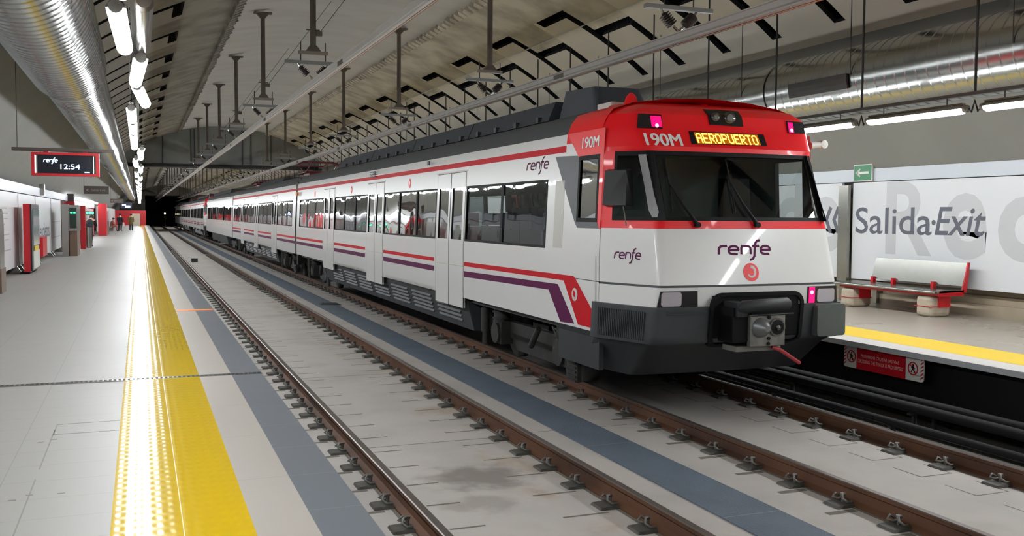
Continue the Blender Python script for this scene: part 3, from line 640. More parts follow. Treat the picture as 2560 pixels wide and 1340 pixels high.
# ================================================================== near platform furniture
def panel(y0,y1,label,group='white map boards on the near wall',txt=0,x=-3.1,z0=1.03,z1=3.0):
    t = thing('wall_board',(x,(y0+y1)/2,z0),label,'board',group)
    mb = MB(); mb.box(x-.05,x,y0+.03,y1-.03,z0,z1); mb.build('board',M_WHITE,t)
    mb = MB(); mb.box(x-.06,x+.012,y0-.03,y0+.03,z0,z1); mb.build('frame',M_STEEL,t)
    for yy in (y0+0.4,y1-0.4):
        mb = MB(); mb.box(x-.3,x-.02,yy-.04,yy+.04,PZ,z0); mb.hull([(x-.1,yy-.05,PZ),(x+.12,yy-.05,PZ),(x+.12,yy+.05,PZ),(x-.1,yy+.05,PZ)],[(x-.1,yy-.05,PZ+.2),(x-.02,yy-.05,PZ+.2),(x-.02,yy+.05,PZ+.2),(x-.1,yy+.05,PZ+.2)]); mb.build('support',M_STEEL,t)
    if txt:
        mb = MB(); T = plane_T((x+.002,y0,z0),(0,1,0),(0,0,1),(1,0,0)); rnd = random.Random(int(y0*10))
        H = z1-z0; W = y1-y0
        for r in range(txt):
            v = H*(0.25+0.6*r/txt)
            u = W*0.12
            while u < W*0.85:
                l = W*rnd.uniform(.03,.1); mb.solid([(u,v),(u+l,v),(u+l,v+.03),(u,v+.03)],T,0,0.002); u += l+W*.03
        mb.build('print',mat('print_grey',srgb(170,172,176),0.5),t)
    return t
panel(3,11.9,'plain white wall board at the near end of the wall, closest to the camera')
panel(12,29.3,'long white wall board printed with rows of pale grey lines beside the steel stand',txt=9)
panel(29.3,33.9,'narrow white wall board just behind the red vending machine')
nb = panel(33.9,39.6,'white wall board carrying the station name in dark lettering')
mb = MB(); put_text(mb,'Recoletos',plane_T((-3.1,34.7,0),(0,1,0),(0,0,1),(1,0,0)),w=4.1,h=.52,u0=0,v0=1.62,bold=.01); mb.build('lettering',M_NAVY,nb)
panel(39.6,44.4,'white wall board with a grey notice near its top',txt=2)
panel(44.4,48.2,'dark glass wall board next to the steel help kiosk').children[0].data.materials[0] = mat('dark_glass',srgb(70,62,60),0.15)
mb = MB(); mb.box(-3.2,-3.06,1,48.2,3.02,3.28); tag(mb.build('wall_band',M_BAND),'pale blue-grey band above the white wall boards of the near platform','band')
t = thing('band_camera',(-3.0,35.5,3.3),'small grey bracket box standing on the pale band','box'); mb = MB(); mb.box(-3.1,-2.95,35.3,35.7,3.05,3.42); mb.build('body',M_STEEL,t)
# steel stand at the left edge
t = thing('steel_post',(-2.72,21.9,PZ),'rounded stainless steel stand closest to the camera by the white boards','stand')
mb = MB(); prof = [(-.3,PZ),(.3,PZ),(.3,PZ+.75),(.34,PZ+.85),(.34,PZ+1.35),(.26,PZ+1.6),(.1,PZ+1.7),(-.1,PZ+1.7),(-.3,PZ+1.55)]
mb.hull([(-2.95,21.9+y,z) for y,z in prof],[(-2.62,21.9+y,z) for y,z in prof]); mb.build('body',M_STEEL,t)
mb = MB(); mb.box(-2.96,-2.6,21.55,22.25,PZ,PZ+.5); mb.build('base',M_WOODBROWN,t)
# vending machine
t = thing('vending_machine',(-2.85,29.5,PZ),'tall vending machine with red side and glass front','vending machine')
mb = MB(); mb.box(-2.88,-2.72,28.3,30.3,PZ+.06,PZ+1.86); mb.build('cabinet',M_RED,t)
mb = MB(); mb.box(-2.74,-2.68,28.32,30.28,PZ+.08,PZ+1.85); mb.build('front_frame',M_BLACKGLOSS,t)
mb = MB(); mb.box(-2.69,-2.66,28.6,30.2,PZ+.75,PZ+1.72); mb.build('display_window',mat('vending_glass',srgb(150,160,165),0.1),t)
mb = MB(); mb.box(-2.69,-2.665,28.6,30.2,PZ+.12,PZ+.6); mb.build('lower_panel',M_SIGNWHITE,t)
mb = MB(); mb.box(-2.69,-2.66,28.9,29.9,PZ+.6,PZ+.72); mb.build('yellow_label',M_YELLOW_FLAT,t)
mb = MB(); mb.box(-2.98,-2.75,28.35,30.25,PZ,PZ+.06); mb.build('plinth',M_BLACK,t)
t = thing('fire_cabinet',(-2.9,33,1.2),'square red cabinet on the wall boards behind the vending machine','cabinet'); mb = MB(); mb.box(-3.04,-2.8,32.8,34.2,1.12,1.72); mb.build('body',M_RED,t)
# help kiosk
t = thing('help_kiosk',(-2.5,40.5,PZ),'brown steel help kiosk with dark screen and green lights','kiosk')
mb = MB(); mb.box(-2.72,-2.5,39.4,40.1,PZ,PZ+1.95); mb.build('side_post',M_STEEL,t)
mb = MB(); mb.box(-2.5,-2.2,39.6,41.6,PZ+.95,PZ+1.92); mb.build('head',M_STEEL,t)
mb = MB(); mb.box(-2.47,-2.23,39.58,39.61,PZ+1.05,PZ+1.82); mb.build('screen',mat('kiosk_screen',srgb(40,60,54),0.15),t)
mb = MB(); mb.box(-2.48,-2.22,39.7,41.4,PZ,PZ+.95); mb.build('pedestal',M_WOODBROWN,t)
mb = MB(); mb.box(-2.44,-2.36,39.56,39.59,PZ+1.6,PZ+1.66); mb.box(-2.33,-2.26,39.56,39.59,PZ+1.6,PZ+1.66); mb.build('green_light',M_GREENLED,t)
def column(x,y,w,d,h,label,m=M_RED):
    t = thing('red_pillar',(x,y,PZ),label,'pillar'); mb = MB(); mb.box(x-w/2,x+w/2,y-d/2,y+d/2,PZ,PZ+h); mb.build('shaft',m,t); return t
column(-2.42,47.7,0.22,0.5,1.95,'slim red pillar just beyond the help kiosk')
column(-2.52,75.3,0.56,1.2,2.3,'broad red pillar beyond the passage')
t = thing('entrance_post',(-3.0,48.6,PZ),'dark post with red band standing at the end of the white boards','post'); mb = MB(); mb.box(-3.1,-2.82,48.3,48.9,PZ,3.35); mb.build('shaft',M_BROWNSIGN,t); mb = MB(); mb.box(-3.11,-2.8,48.28,48.92,2.75,3.0); mb.build('red_band',M_RED,t)
t = thing('litter_bin',(-2.3,49.3,PZ),'round steel litter bin beside the slim red pillar','bin'); mb = MB(); mb.tube([(-2.3,49.3,PZ+.03),(-2.3,49.3,PZ+.95)],0.17,20); mb.build('body',M_STEEL,t); mb = MB(); mb.tube([(-2.3,49.3,PZ),(-2.3,49.3,PZ+.04)],0.15,20); mb.build('base',M_BLACK,t)
# passage with lamps, white partitions
for i,(y0,y1) in enumerate(((51,57),(57,64),(64,73.5))):
    t = thing('glass_partition',(-3.05,(y0+y1)/2,PZ),['pale partition panel with a square notice, closest to the litter bin','middle pale partition panel of the passage','pale partition panel beside the broad red pillar'][i],'partition','partitions along the passage')
    mb = MB(); mb.box(-3.12,-3.05,y0,y1,PZ+.12,2.75); mb.build('panel',mat('partition_grey',srgb(206,208,210),0.2),t)
    mb = MB(); mb.box(-3.13,-3.02,y1-.12,y1,PZ,2.8); mb.build('frame',M_STEEL if i < 2 else M_RED,t)
    mb = MB(); mb.box(-3.06,-3.04,y0+1,y0+2.4,1.7,2.3); mb.build('notice',mat('notice_grey',srgb(180,182,190),0.4),t)
for i,y in enumerate((52.5,58,63.5,69,74.5)):
    t = thing('passage_light',(-2.95,y,3.15),'bright white strip light over the passage, %s from the help kiosk' % nth(i),'lamp','strip lights over the passage')
    mb = MB(); mb.box(-3.02,-2.88,y-2.4,y+2.4,3.12,3.2); mb.build('diffuser',M_PASSAGE,t); mb = MB(); mb.box(-3.04,-2.86,y-2.42,y+2.42,3.2,3.26); mb.build('housing',M_STEEL,t)
mb = MB(); mb.box(-3.14,-3.04,50,75,2.81,3.08); tag(mb.build('passage_fascia',mat('fascia_grey',srgb(190,190,196),0.3)),'grey fascia board under the strip lights of the passage','fascia')
for i,(y,l) in enumerate(((52.6,1.5),(58.5,1.7),)):
    t = thing('green_display',(-2.6,y,2.45),['green light dots of the sign closest to the red pillar','green light dots of the sign further along the passage'][i],'display'); mb = MB(); mb.box(-2.66,-2.4,y,y+.1,2.38,2.56); mb.tube([(-2.6,y+.05,2.5),(-3.1,y+.05,2.5)],0.02,5); mb.build('case',M_BLACK,t); mb = MB(); mb.box(-2.65,-2.54,y-.015,y,2.42,2.52); mb.box(-2.52,-2.41,y-.015,y,2.42,2.52); mb.build('dots',M_GREENLED,t)
for i,(y0,y1) in enumerate(((80,95),(95,112),(112,139.5))):
    t = panel(y0,y1,['white far wall board just past the broad red pillar','far wall board with maroon stripes behind the seated person','furthest white wall board beside the red end wall'][i],x=-3.1)
    if i == 1:
        mb = MB()
        for q in range(4): y = 98+3.4*q; mb.box(-3.1,-3.09,y,y+1.6,1.5,2.7)
        mb.build('maroon_stripe',mat('maroon',srgb(140,36,60),0.4),t)
t = thing('steel_cabinet',(-2.6,79,PZ),'low steel cabinet against the wall past the broad red pillar','cabinet'); mb = MB(); mb.box(-2.8,-2.2,78.4,79.6,PZ,PZ+1.0); mb.build('body',M_STEEL,t)
mb = MB(); mb.box(-3.3,0.74,139.2,139.9,PZ,2.85); t = tag(mb.build('end_wall',M_REDWALL),'red wall closing the far end of the platform','wall')
mb = MB(); mb.box(-1.1,0.0,139.1,139.2,PZ,2.4); mb.build('beige_door',mat('door_beige',srgb(200,190,172),0.4),t)
# hanging screen and signs
t = thing('departure_screen',(-1.12,18.0,3.35),'red-framed hanging clock screen closest to the camera','screen')
mb = MB(); mb.box(-1.97,-.405,17.9,18.1,3.515,3.565); mb.tube([(-1.9,18.05,3.55),(-1.9,18.05,VZ+VB*math.sqrt(1-((-1.9-CX0)/VA)**2))],0.006,6); mb.build('top_bar',M_BROWNSIGN,t)
mb = MB()
for a in ((-1.68,-1.63,3.10,3.49),(-.69,-.64,3.10,3.49),(-1.63,-.69,3.10,3.14),(-1.63,-.69,3.45,3.49)): mb.box(a[0],a[1],17.88,18.14,a[2],a[3])
mb.box(-1.5,-1.42,17.95,18.05,3.49,3.53); mb.box(-.9,-.82,17.95,18.05,3.49,3.53); mb.build('frame',M_RED,t)
mb = MB(); mb.box(-1.59,-.73,17.92,18.1,3.14,3.45); mb.build('display',M_SCREEN,t)
T = plane_T((-1.59,17.915,3.14),(1,0,0),(0,0,1),(0,-1,0))
mb = MB(); put_word(mb,lambda u,v,n=0.0:T(u+.09,v+.19,n),0.22,0.045,0,wt=0.22); put_text(mb,'12:54',T,w=0.3,h=0.085,u0=0.35,v0=0.075,bold=0.0); mb.box(-.87,-.79,17.905,17.915,3.16,3.175); mb.build('lit_text',M_SCREENTXT,t)
for i,(x0,x1,y,z0,z1,lb) in enumerate(((-2.24,-1.24,45,3.29,3.63,'brown hanging exit sign beyond the red-framed screen'),(-1.65,-.93,62,3.08,3.33,'smaller brown hanging sign furthest down the platform'))):
    t = thing('hanging_sign',((x0+x1)/2,y,z0),lb,'sign','brown hanging signs')
    mb = MB(); mb.box(x0,x1,y,y+.12,z0,z1); mb.build('board',M_BROWNSIGN,t)
    mb = MB(); zt = VZ+VB*math.sqrt(1-((x0+.02-CX0)/VA)**2); mb.tube([(x0+.02,y+.06,z1-.02),(x0+.02,y+.06,zt)],0.012,6); mb.build('hanger',M_WIRE,t)
    mb = MB(); T = plane_T((x0,y-.002,z0),(1,0,0),(0,0,1),(0,-1,0)); put_text(mb,'Salida·Exit',T,w=(x1-x0)*.56,h=(z1-z0)*.3,u0=(x1-x0)*.3,v0=(z1-z0)*.36); mb.ribbon([((x1-x0)*.2,(z1-z0)*.38),((x1-x0)*.12,(z1-z0)*.5),((x1-x0)*.2,(z1-z0)*.62)],0.03,T); mb.build('lettering',mat('sign_text_grey',srgb(140,134,128),0.5),t)
t = thing('departure_screen',(-.9,75,2.9),'small blue-lit hanging screen near the end of the platform','screen')
mb = MB(); mb.box(-1.26,-.54,75,75.2,2.82,3.2); mb.build('display',mat('screen_blue',srgb(16,24,60),0.3),t); mb = MB(); mb.box(-1.2,-.95,74.98,75,3.03,3.11); mb.box(-1.0,-.65,74.98,75,2.9,3.02); mb.build('lit_text',M_SCREENTXT,t); mb = MB(); mb.box(-1.2,-.38,75.06,75.14,3.2,3.24); mb.tube([(-.40,75.1,3.2),(-.40,75.1,VZ+VB*math.sqrt(1-((-.40-CX0)/VA)**2))],0.02,6); mb.build('hanger',M_WIRE,t)
t = thing('tunnel_lamp',(4.2,185,2.5),'small warm lamp glowing inside the dark tunnel mouth','lamp'); mb = MB(); mb.tube([(4.2,184.9,2.43),(4.2,185,2.5)],[0.16,0.16],10); mb.build('bulb',M_WARM,t); mb = MB(); mb.tube([(4.2,185.1,0),(4.2,185.1,2.6)],0.05,6); mb.build('mast',M_WIRE,t)
# ================================================================== bench platform wall
def rboard(y0,y1,label):
    t = thing('wall_board',(12.9,(y0+y1)/2,1.3),label,'board','white boards on the bench wall')
    mb = MB(); mb.box(12.9,12.96,y0,y1,1.3,3.15); mb.build('board',M_WHITE,t)
    for yy in (y0+.6,y1-.6):
        mb = MB(); mb.box(12.95,13.1,yy-.05,yy+.05,PZ+.02,3.1); mb.build('support',M_STEEL,t)
    return t
rA = rboard(-8,15.02,'white name board with large exit lettering behind the bench'); rB = rboard(15.34,26,'white name board with the double chevron left of the steel post')
rboard(26.1,60,'white name board hidden behind the train')
mb = MB(); mb.box(12.88,13.0,-8,60,3.165,3.40); tag(mb.build('wall_band',M_BAND),'pale blue-grey band above the boards of the bench wall','band')
T = plane_T((12.9,14.93,0),(0,-1,0),(0,0,1),(-1,0,0))
mb = MB(); put_text(mb,'Salida',T,w=1.92,h=0.50,u0=0.0,v0=2.175,bold=0.006); mb.solid([(1.96+.045*math.cos(k),2.40+.045*math.sin(k)) for k in [2*math.pi*i/16 for i in range(16)]],T,0,0.004); put_text(mb,'Exit',T,w=1.08,h=0.49,u0=1.99,v0=2.18,shear=0.22,bold=0.008); mb.build('lettering',M_NAVY,rA)
mb = MB(); Tg = plane_T((12.9,14.12,0),(0,-1,0),(0,0,1),(-1,0,0)); put_text(mb,'R',Tg,w=1.12,h=1.33,u0=0,v0=1.81,off=0.002,bold=0.02); put_text(mb,'e',Tg,w=0.92,h=1.12,u0=1.36,v0=1.78,off=0.002,bold=0.03); put_text(mb,'coletos',Tg,w=6.2,h=1.5,u0=2.5,v0=1.78,off=0.002,bold=0.03); mb.build('ghost_letter',M_GHOST,rA)
mb = MB(); Tb = plane_T((12.9,16.5,0),(0,-1,0),(0,0,1),(-1,0,0)); put_text(mb,'e',Tb,w=0.92,h=1.12,u0=0.22,v0=1.78,off=0.002,bold=0.03); put_text(mb,'d',Tb,w=0.95,h=1.6,u0=-0.95,v0=1.78,off=0.002,bold=0.03); mb.build('ghost_letter',M_GHOST,rB)
mb = MB()
for u in (0.72,0.95): mb.ribbon([(u+.13,2.18),(u,2.43),(u+.13,2.68)],0.09,Tb)
mb.build('chevron',M_NAVY,rB)
t = thing('steel_post',(12.82,15.18,PZ),'tall flat stainless post at the joint of the exit name board','post'); mb = MB(); mb.box(12.80,12.86,15.04,15.32,1.24,3.1); mb.build('plate',M_STEEL,t); mb = MB(); mb.box(12.82,12.9,15.1,15.26,PZ,1.24); mb.build('foot',M_STEEL,t)
t = thing('exit_arrow_sign',(12.86,14.7,3.17),'green square sign with white arrow above the exit lettering','sign'); mb = MB(); mb.box(12.84,12.87,14.45,14.95,3.165,3.49); mb.build('border',M_SIGNWHITE,t); mb = MB(); mb.box(12.832,12.84,14.47,14.93,3.185,3.47); mb.build('green_field',M_GREEN,t)
T = plane_T((12.832,14.93,3.185),(0,-1,0),(0,0,1),(-1,0,0)); mb = MB(); mb.ribbon([(.08,.145),(.40,.145)],0.045,T); mb.ribbon([(.17,.215),(.07,.145),(.17,.075)],0.035,T); mb.build('arrow',M_SIGNWHITE,t)
# bench
t = thing('bench',(12.3,13.3,PZ),'steel bench with red brackets on two stone feet','bench')
mb = MB(); mb.hull([(12.02,12.0,1.25),(12.62,12.0,1.27),(12.62,14.55,1.27),(12.02,14.55,1.25)],[(12.02,12.0,1.285),(12.62,12.0,1.30),(12.62,14.55,1.30),(12.02,14.55,1.285)]); mb.tube([(12.02,12.0,1.268),(12.02,14.55,1.268)],0.022,10); mb.build('seat',M_STEEL,t)
mb = MB(); mb.hull([(12.60,12.02,1.36),(12.63,12.02,1.36),(12.63,14.12,1.36),(12.60,14.12,1.36)],[(12.70,12.02,1.74),(12.73,12.02,1.74),(12.73,14.12,1.74),(12.70,14.12,1.74)]); mb.build('backrest',M_STEEL,t)
for y in (12.62,13.55,14.06):
    mb = MB(); mb.box(12.55,12.62,y-.03,y+.03,1.29,1.40); mb.build('bracket',M_RED,t)
mb = MB(); mb.box(12.12,12.6,12.05,14.4,1.2,1.25); mb.box(12.1,12.62,12.0,12.04,1.2,1.29); mb.hull([(12.58,12.0,1.25),(12.68,12.0,1.25),(12.68,12.03,1.25),(12.58,12.03,1.25)],[(12.70,12.0,1.75),(12.74,12.0,1.75),(12.74,12.03,1.75),(12.70,12.03,1.75)]); mb.build('red_frame',M_RED,t)
for y in (12.3,14.15):
    mb = MB(); mb.box(12.05,12.5,y-.17,y+.17,PZ,1.2); ob = mb.build('stone_foot',mat('foot_stone',srgb(178,166,148),0.6,var=0.15,vscale=6),t); bv = ob.modifiers.new('b','BEVEL'); bv.width = 0.07; bv.segments = 3; bv.limit_method = 'ANGLE'
    mb = MB(); mb.box(12.2,12.45,y-.19,y-.165,PZ+.16,1.22); mb.box(12.04,12.5,y-.175,y+.175,PZ+.17,PZ+.18); mb.build('red_strap',M_RED,t)
# ================================================================== the train
XL, XR, XC = 5.10, 8.20, 6.65
LEAN = lambda z: max(0.0, z-2.0)*0.045                     # upper side walls lean inwards
def sheet_with_holes(mb, x, y0, y1, z0, z1, holes, mi=0, th=0.05, sg=1):
    ys = sorted({y0,y1,*[min(max(h[0],y0),y1) for h in holes],*[min(max(h[1],y0),y1) for h in holes]})
    zs = sorted({z0,z1,*([2.0] if z0 < 2 < z1 else []),*[min(max(h[2],z0),z1) for h in holes],*[min(max(h[3],z0),z1) for h in holes]})
    for a,b in zip(ys,ys[1:]):
        for c,d in zip(zs,zs[1:]):
            m = ((a+b)/2,(c+d)/2)
            if any(h[0] < m[0] < h[1] and h[2] < m[1] < h[3] for h in holes): continue
            p, q = x+sg*LEAN(c), x+sg*LEAN(d); t = sg*th; mb.quad((p,a,c),(p,b,c),(q,b,d),(q,a,d),mi); mb.quad((p+t,a,c),(p+t,b,c),(q+t,b,d),(q+t,a,d),2)
    for h in holes:
        a,b,c,d = h; a=max(a,y0); b=min(b,y1); c=max(c,z0); d=min(d,z1); X=x+sg*th
        for p,q in (((a,c),(b,c)),((b,c),(b,d)),((b,d),(a,d)),((a,d),(a,c))):
            u, v = sg*LEAN(p[1]), sg*LEAN(q[1]); mb.quad((x+u,*p),(x+v,*q),(X+v,*q),(X+u,*p),1)
ROOF = [(XL+.063,3.40),(XL+.078,3.53),(XL+.13,3.66),(XL+.22,3.77),(XL+.5,3.86),(XL+.95,3.92),(XC,3.95)]
ROOF = ROOF+[(2*XC-x,z) for x,z in ROOF[-2::-1]]
def sweep(mb, prof, y0, y1, mi=0, sm=True):
    n = len(prof); mb.add([(x,y0,z) for x,z in prof]+[(x,y1,z) for x,z in prof],[(i,i+1,n+i+1,n+i) for i in range(n-1)],mi,sm)
SIDE = lambda x, sg: plane_T((x,0,0),(0,-1 if sg < 0 else 1,0),(0,0,1),(sg,0,0))
TL = lambda y, z, n=0.0: (XL+LEAN(z)-n, y, z)                       # (y,z) on the platform-facing side
def wheelset(y, par):
    for x in (5.78,7.52):
        mb = MB(); mb.tube([(x-.06,y,.61),(x-.06,y,.61),(x+.06,y,.61)],[.43,.43,.43],28); mb.tube([(x-.09,y,.59),(x-.06,y,.59)],[.16,.2],16); mb.build('wheel',M_BOGIE,par)
    mb = MB(); mb.tube([(5.75,y,.59),(7.55,y,.59)],.09,10); mb.build('axle',M_BOGIE,par)
def bogie(yc, car):
    fr = MB()
    for sx in (5.52,7.70):
        fr.hull([(sx,yc-1.9,.52),(sx+.12,yc-1.9,.52),(sx+.12,yc+1.9,.52),(sx,yc+1.9,.52)],[(sx,yc-1.7,.78),(sx+.12,yc-1.7,.78),(sx+.12,yc+1.7,.78),(sx,yc+1.7,.78)])
        fr.hull([(sx,yc-.75,.36),(sx+.14,yc-.75,.36),(sx+.14,yc+.75,.36),(sx,yc+.75,.36)],[(sx,yc-.95,.6),(sx+.14,yc-.95,.6),(sx+.14,yc+.95,.6),(sx,yc+.95,.6)])
    fr.box(5.6,7.7,yc-.3,yc+.3,.55,.85)
    b = fr.build('bogie',M_BOGIE,car)
    for dy in (-1.25,1.25): wheelset(yc+dy,b)
    for dy in (-1.25,1.25):
        mb = MB(); y = yc+dy; mb.box(5.36,5.56,y-.2,y+.2,.42,.78); mb.tube([(5.32,y,.59),(5.42,y,.59)],.17,16); mb.build('axle_box',M_BOGIE,b)
        mb = MB(); mb.tube([(5.44,y-.02,.75),(5.44,y-.02,1.02)],[.13,.13],14); mb.tube([(5.44,y-.02,.82),(5.44,y-.02,.84)],.155,14); mb.tube([(5.44,y-.02,.92),(5.44,y-.02,.94)],.155,14); mb.build('spring',M_BOGIE,b)
    mb = MB(); mb.tube([(5.34,yc+1.75,.35),(5.34,yc+1.75,1.05)],.05,10); mb.tube([(5.34,yc+1.75,.55),(5.34,yc+1.75,.95)],.075,10); mb.tube([(5.32,yc-1.1,.95),(5.32,yc-1.75,.42)],.022,6); mb.tube([(5.36,yc-.5,.85),(5.36,yc-.2,.55)],.045,8); mb.build('damper',M_BOGIE,b)
    mb = MB(); mb.box(5.30,5.36,yc-1.95,yc-1.6,.30,.62)
    for q in range(5): mb.box(5.28,5.36,yc-1.92,yc-1.66,.30+.06*q,.325+.06*q)
    mb.build('step_iron',M_BOGIE,b)
def door(yc, car):
    for sg in (-1,1):
        a, b = (yc-.81,yc-.02) if sg < 0 else (yc+.02,yc+.81)
        wy = (a+.12,b-.09) if sg < 0 else (a+.09,b-.12)
        mb = MB(); sheet_with_holes(mb,XL-.006,a,b,.90,3.21,[(wy[0],wy[1],2.06,2.95)],0,.04)
        d = mb.build('door',[M_TRAINWHITE,M_BLACK,M_TRAINWHITE],car)
        mb = MB(); mb.quad(TL(wy[0],2.06,-.012),TL(wy[1],2.06,-.012),TL(wy[1],2.95,-.012),TL(wy[0],2.95,-.012)); mb.build('door_window',M_GLASS,d)
    mb = MB(); mb.hull([(XL-.004,yc-.02,.9),(XL+.03,yc-.02,.9),(XL+.03,yc+.02,.9),(XL-.004,yc+.02,.9)],[(XL-.004,yc-.02,2.0),(XL+.03,yc-.02,2.0),(XL+.03,yc+.02,2.0),(XL-.004,yc+.02,2.0)]); mb.hull([(XL-.004,yc-.02,2.0),(XL+.03,yc-.02,2.0),(XL+.03,yc+.02,2.0),(XL-.004,yc+.02,2.0)],[TL(yc-.02,3.21,.004),TL(yc-.02,3.21,-.03),TL(yc+.02,3.21,-.03),TL(yc+.02,3.21,.004)]); mb.build('door_seal',M_BLACK,car)
    mb = MB(); mb.box(XL+.04,XL+.056,yc-.9,yc+.9,3.225,3.245)
    for dy in (-.83,.83):
        for z0,z1 in ((1.08,2.0),(2.0,3.22)): mb.solid([(yc+dy-.008,z0),(yc+dy+.008,z0),(yc+dy+.008,z1),(yc+dy-.008,z1)],TL,0,.004)
    mb.solid([(yc-.81,1.605),(yc+.81,1.605),(yc+.81,1.615),(yc-.81,1.615)],lambda y,z,n=0.0:(XL-.006-n,y,z),0,.003); mb.build('door_gutter',M_PANELGREY,car)
def windows(y0, y1, car, n=2, right=True):
    mb = MB(); T = TL
    mb.ribbon([(y0+.02,2.06),(y1-.02,2.06),(y1-.02,2.95),(y0+.02,2.95)],.035,T,0,True,.005)
    for q in range(1,n):
        y = y0+(y1-y0)*q/n; mb.solid([(y-.05,2.06),(y+.05,2.06),(y+.05,2.95),(y-.05,2.95)],T,0,.005)
    w = mb.build('window',M_BLACK,car)
    mb = MB(); mb.quad(TL(y0,2.05,-.012),TL(y1,2.05,-.012),TL(y1,2.96,-.012),TL(y0,2.96,-.012)); mb.build('pane',M_GLASS,w)
    if right:
        mb = MB(); mb.quad((XR-.014,y0,2.05),(XR-.014,y1,2.05),(XR-.055,y1,2.96),(XR-.055,y0,2.96)); mb.build('pane',M_GLASS,w)
def seats(y, car, x, red=False):
    m = M_SEATRED if red else M_SEAT
    for dy,sg in ((0,1),(.75,-1)):
        mb = MB(); yb = y+dy
        mb.box(x,x+.95,yb-.02 if sg > 0 else yb-.42,yb+.42 if sg > 0 else yb+.02,1.72,1.82)
    s = None
    mb = MB(); mb.box(x,x+.95,y-.45,y+.0,1.66,1.76); mb.box(x,x+.95,y-.02,y+.08,1.70,2.25); mb.box(x,x+.95,y+.1,y+.55,1.66,1.76)
    mb.box(x+.05,x+.45,y-.03,y+.11,2.27,2.52); mb.box(x+.5,x+.9,y-.03,y+.11,2.27,2.52)
    mb.build('seat',m,car)
def stripes(y0, y1, car):
    mb = MB(); mb.solid([(y0,1.62),(y1,1.62),(y1,1.69),(y0,1.69)],TL,0,.004); mb.build('red_stripe',M_STRIPERED,car)
    mb = MB(); mb.solid([(y0,1.44),(y1,1.44),(y1,1.535),(y0,1.535)],TL,0,.004); mb.build('purple_stripe',M_PURPLE,car)
def car_body(car, y0, y1, doors, wins, cab):
    """side walls, roof, ends; doors = centres, wins = (y0,y1,panes)"""
    yb = 11.4 if cab else y0
    holes = [(a,b,2.05,2.96) for a,b,n in wins]+[(d-.83,d+.83,1.0,3.22) for d in doors]
    hr = [(a,b,2.05,2.96) for a,b,n in wins]+[(d-.7,d+.7,2.05,2.95) for d in doors]
    ya = 10.3 if cab else y0
    if cab: holes.append((10.40,10.97,2.42,3.21)); hr.append((10.40,10.97,2.42,3.21))
    mb = MB(); sheet_with_holes(mb,XL,ya,y1,1.08,3.40,holes,0,.06,1); sheet_with_holes(mb,XR,ya,y1,1.08,3.40,hr,0,.06,-1)
    sweep(mb,ROOF[:2],ya,y1,0); sweep(mb,ROOF[-2:],ya,y1,0)
    mb.box(XL+.05,XR-.05,ya+.4,y1-.05,1.25,1.35,3); mb.box(XL+.08,XR-.08,yb+.5,y1-.05,3.30,3.36,2)
    for yy in ([y0,y1] if not cab else [y1]): mb.add([(XL,yy,1.08)]+[(x,yy,z) for x,z in ROOF]+[(XR,yy,1.08)],[tuple(range(len(ROOF)+2))],3)
    mb.build('body',[M_TRAINWHITE,M_BLACK,M_INWALL,M_INGREY],car)
    mb = MB(); sweep(mb,ROOF[1:-1],yb,y1,0); mb.build('roof',M_ROOF,car)
    mb = MB(); mb.solid([(yb,3.30),(y1,3.30),(y1,3.385),(yb,3.385)],TL,0,.003); mb.build('red_line',M_STRIPERED,car)
    for d in doors: door(d,car)
    for a,b,n in wins: windows(a,b,car,n)
def underframe(car, spans):
    for i,(a,b) in enumerate(spans):
        mb = MB(); mb.hull([(XL+.22,a,.50),(XR-.22,a,.50),(XR-.22,b,.50),(XL+.22,b,.50)],[(XL+.06,a,1.12),(XR-.06,a,1.12),(XR-.06,b,1.12),(XL+.06,b,1.12)])
        u = mb.build('underframe',M_UNDER,car)
        mb = MB(); y = a+.5
        while y+1.6 < b:
            for q in range(5): z = .62+.075*q; o = .22-.16*(z-.5)/.62; mb.hull([(XL+o-.03,y,z),(XL+o+.02,y,z),(XL+o+.02,y+1.4,z),(XL+o-.03,y+1.4,z)],[(XL+o-.01,y,z+.035),(XL+o+.02,y,z+.035),(XL+o+.02,y+1.4,z+.035),(XL+o-.01,y+1.4,z+.035)])
            y += 1.75
        if mb.v: mb.build('louvre',M_UNDER,u)
    mb = MB(); mb.box(XL+.12,XR-.12,min(s[0] for s in spans)-4.5,max(s[1] for s in spans)+4.5,1.0,1.12); mb.build('floor_frame',M_BLACKIRON,car)
def corner_skirts(car, spans):
    mb = MB()
    for a,b in spans: mb.hull([(XL,a+.12,1.08),(XL+.05,a+.12,1.08),(XL+.05,b-.12,1.08),(XL,b-.12,1.08)],[(XL,a,1.14),(XL+.05,a,1.14),(XL+.05,b,1.14),(XL,b,1.14)])
    mb.build('skirt',M_TRAINWHITE,car)
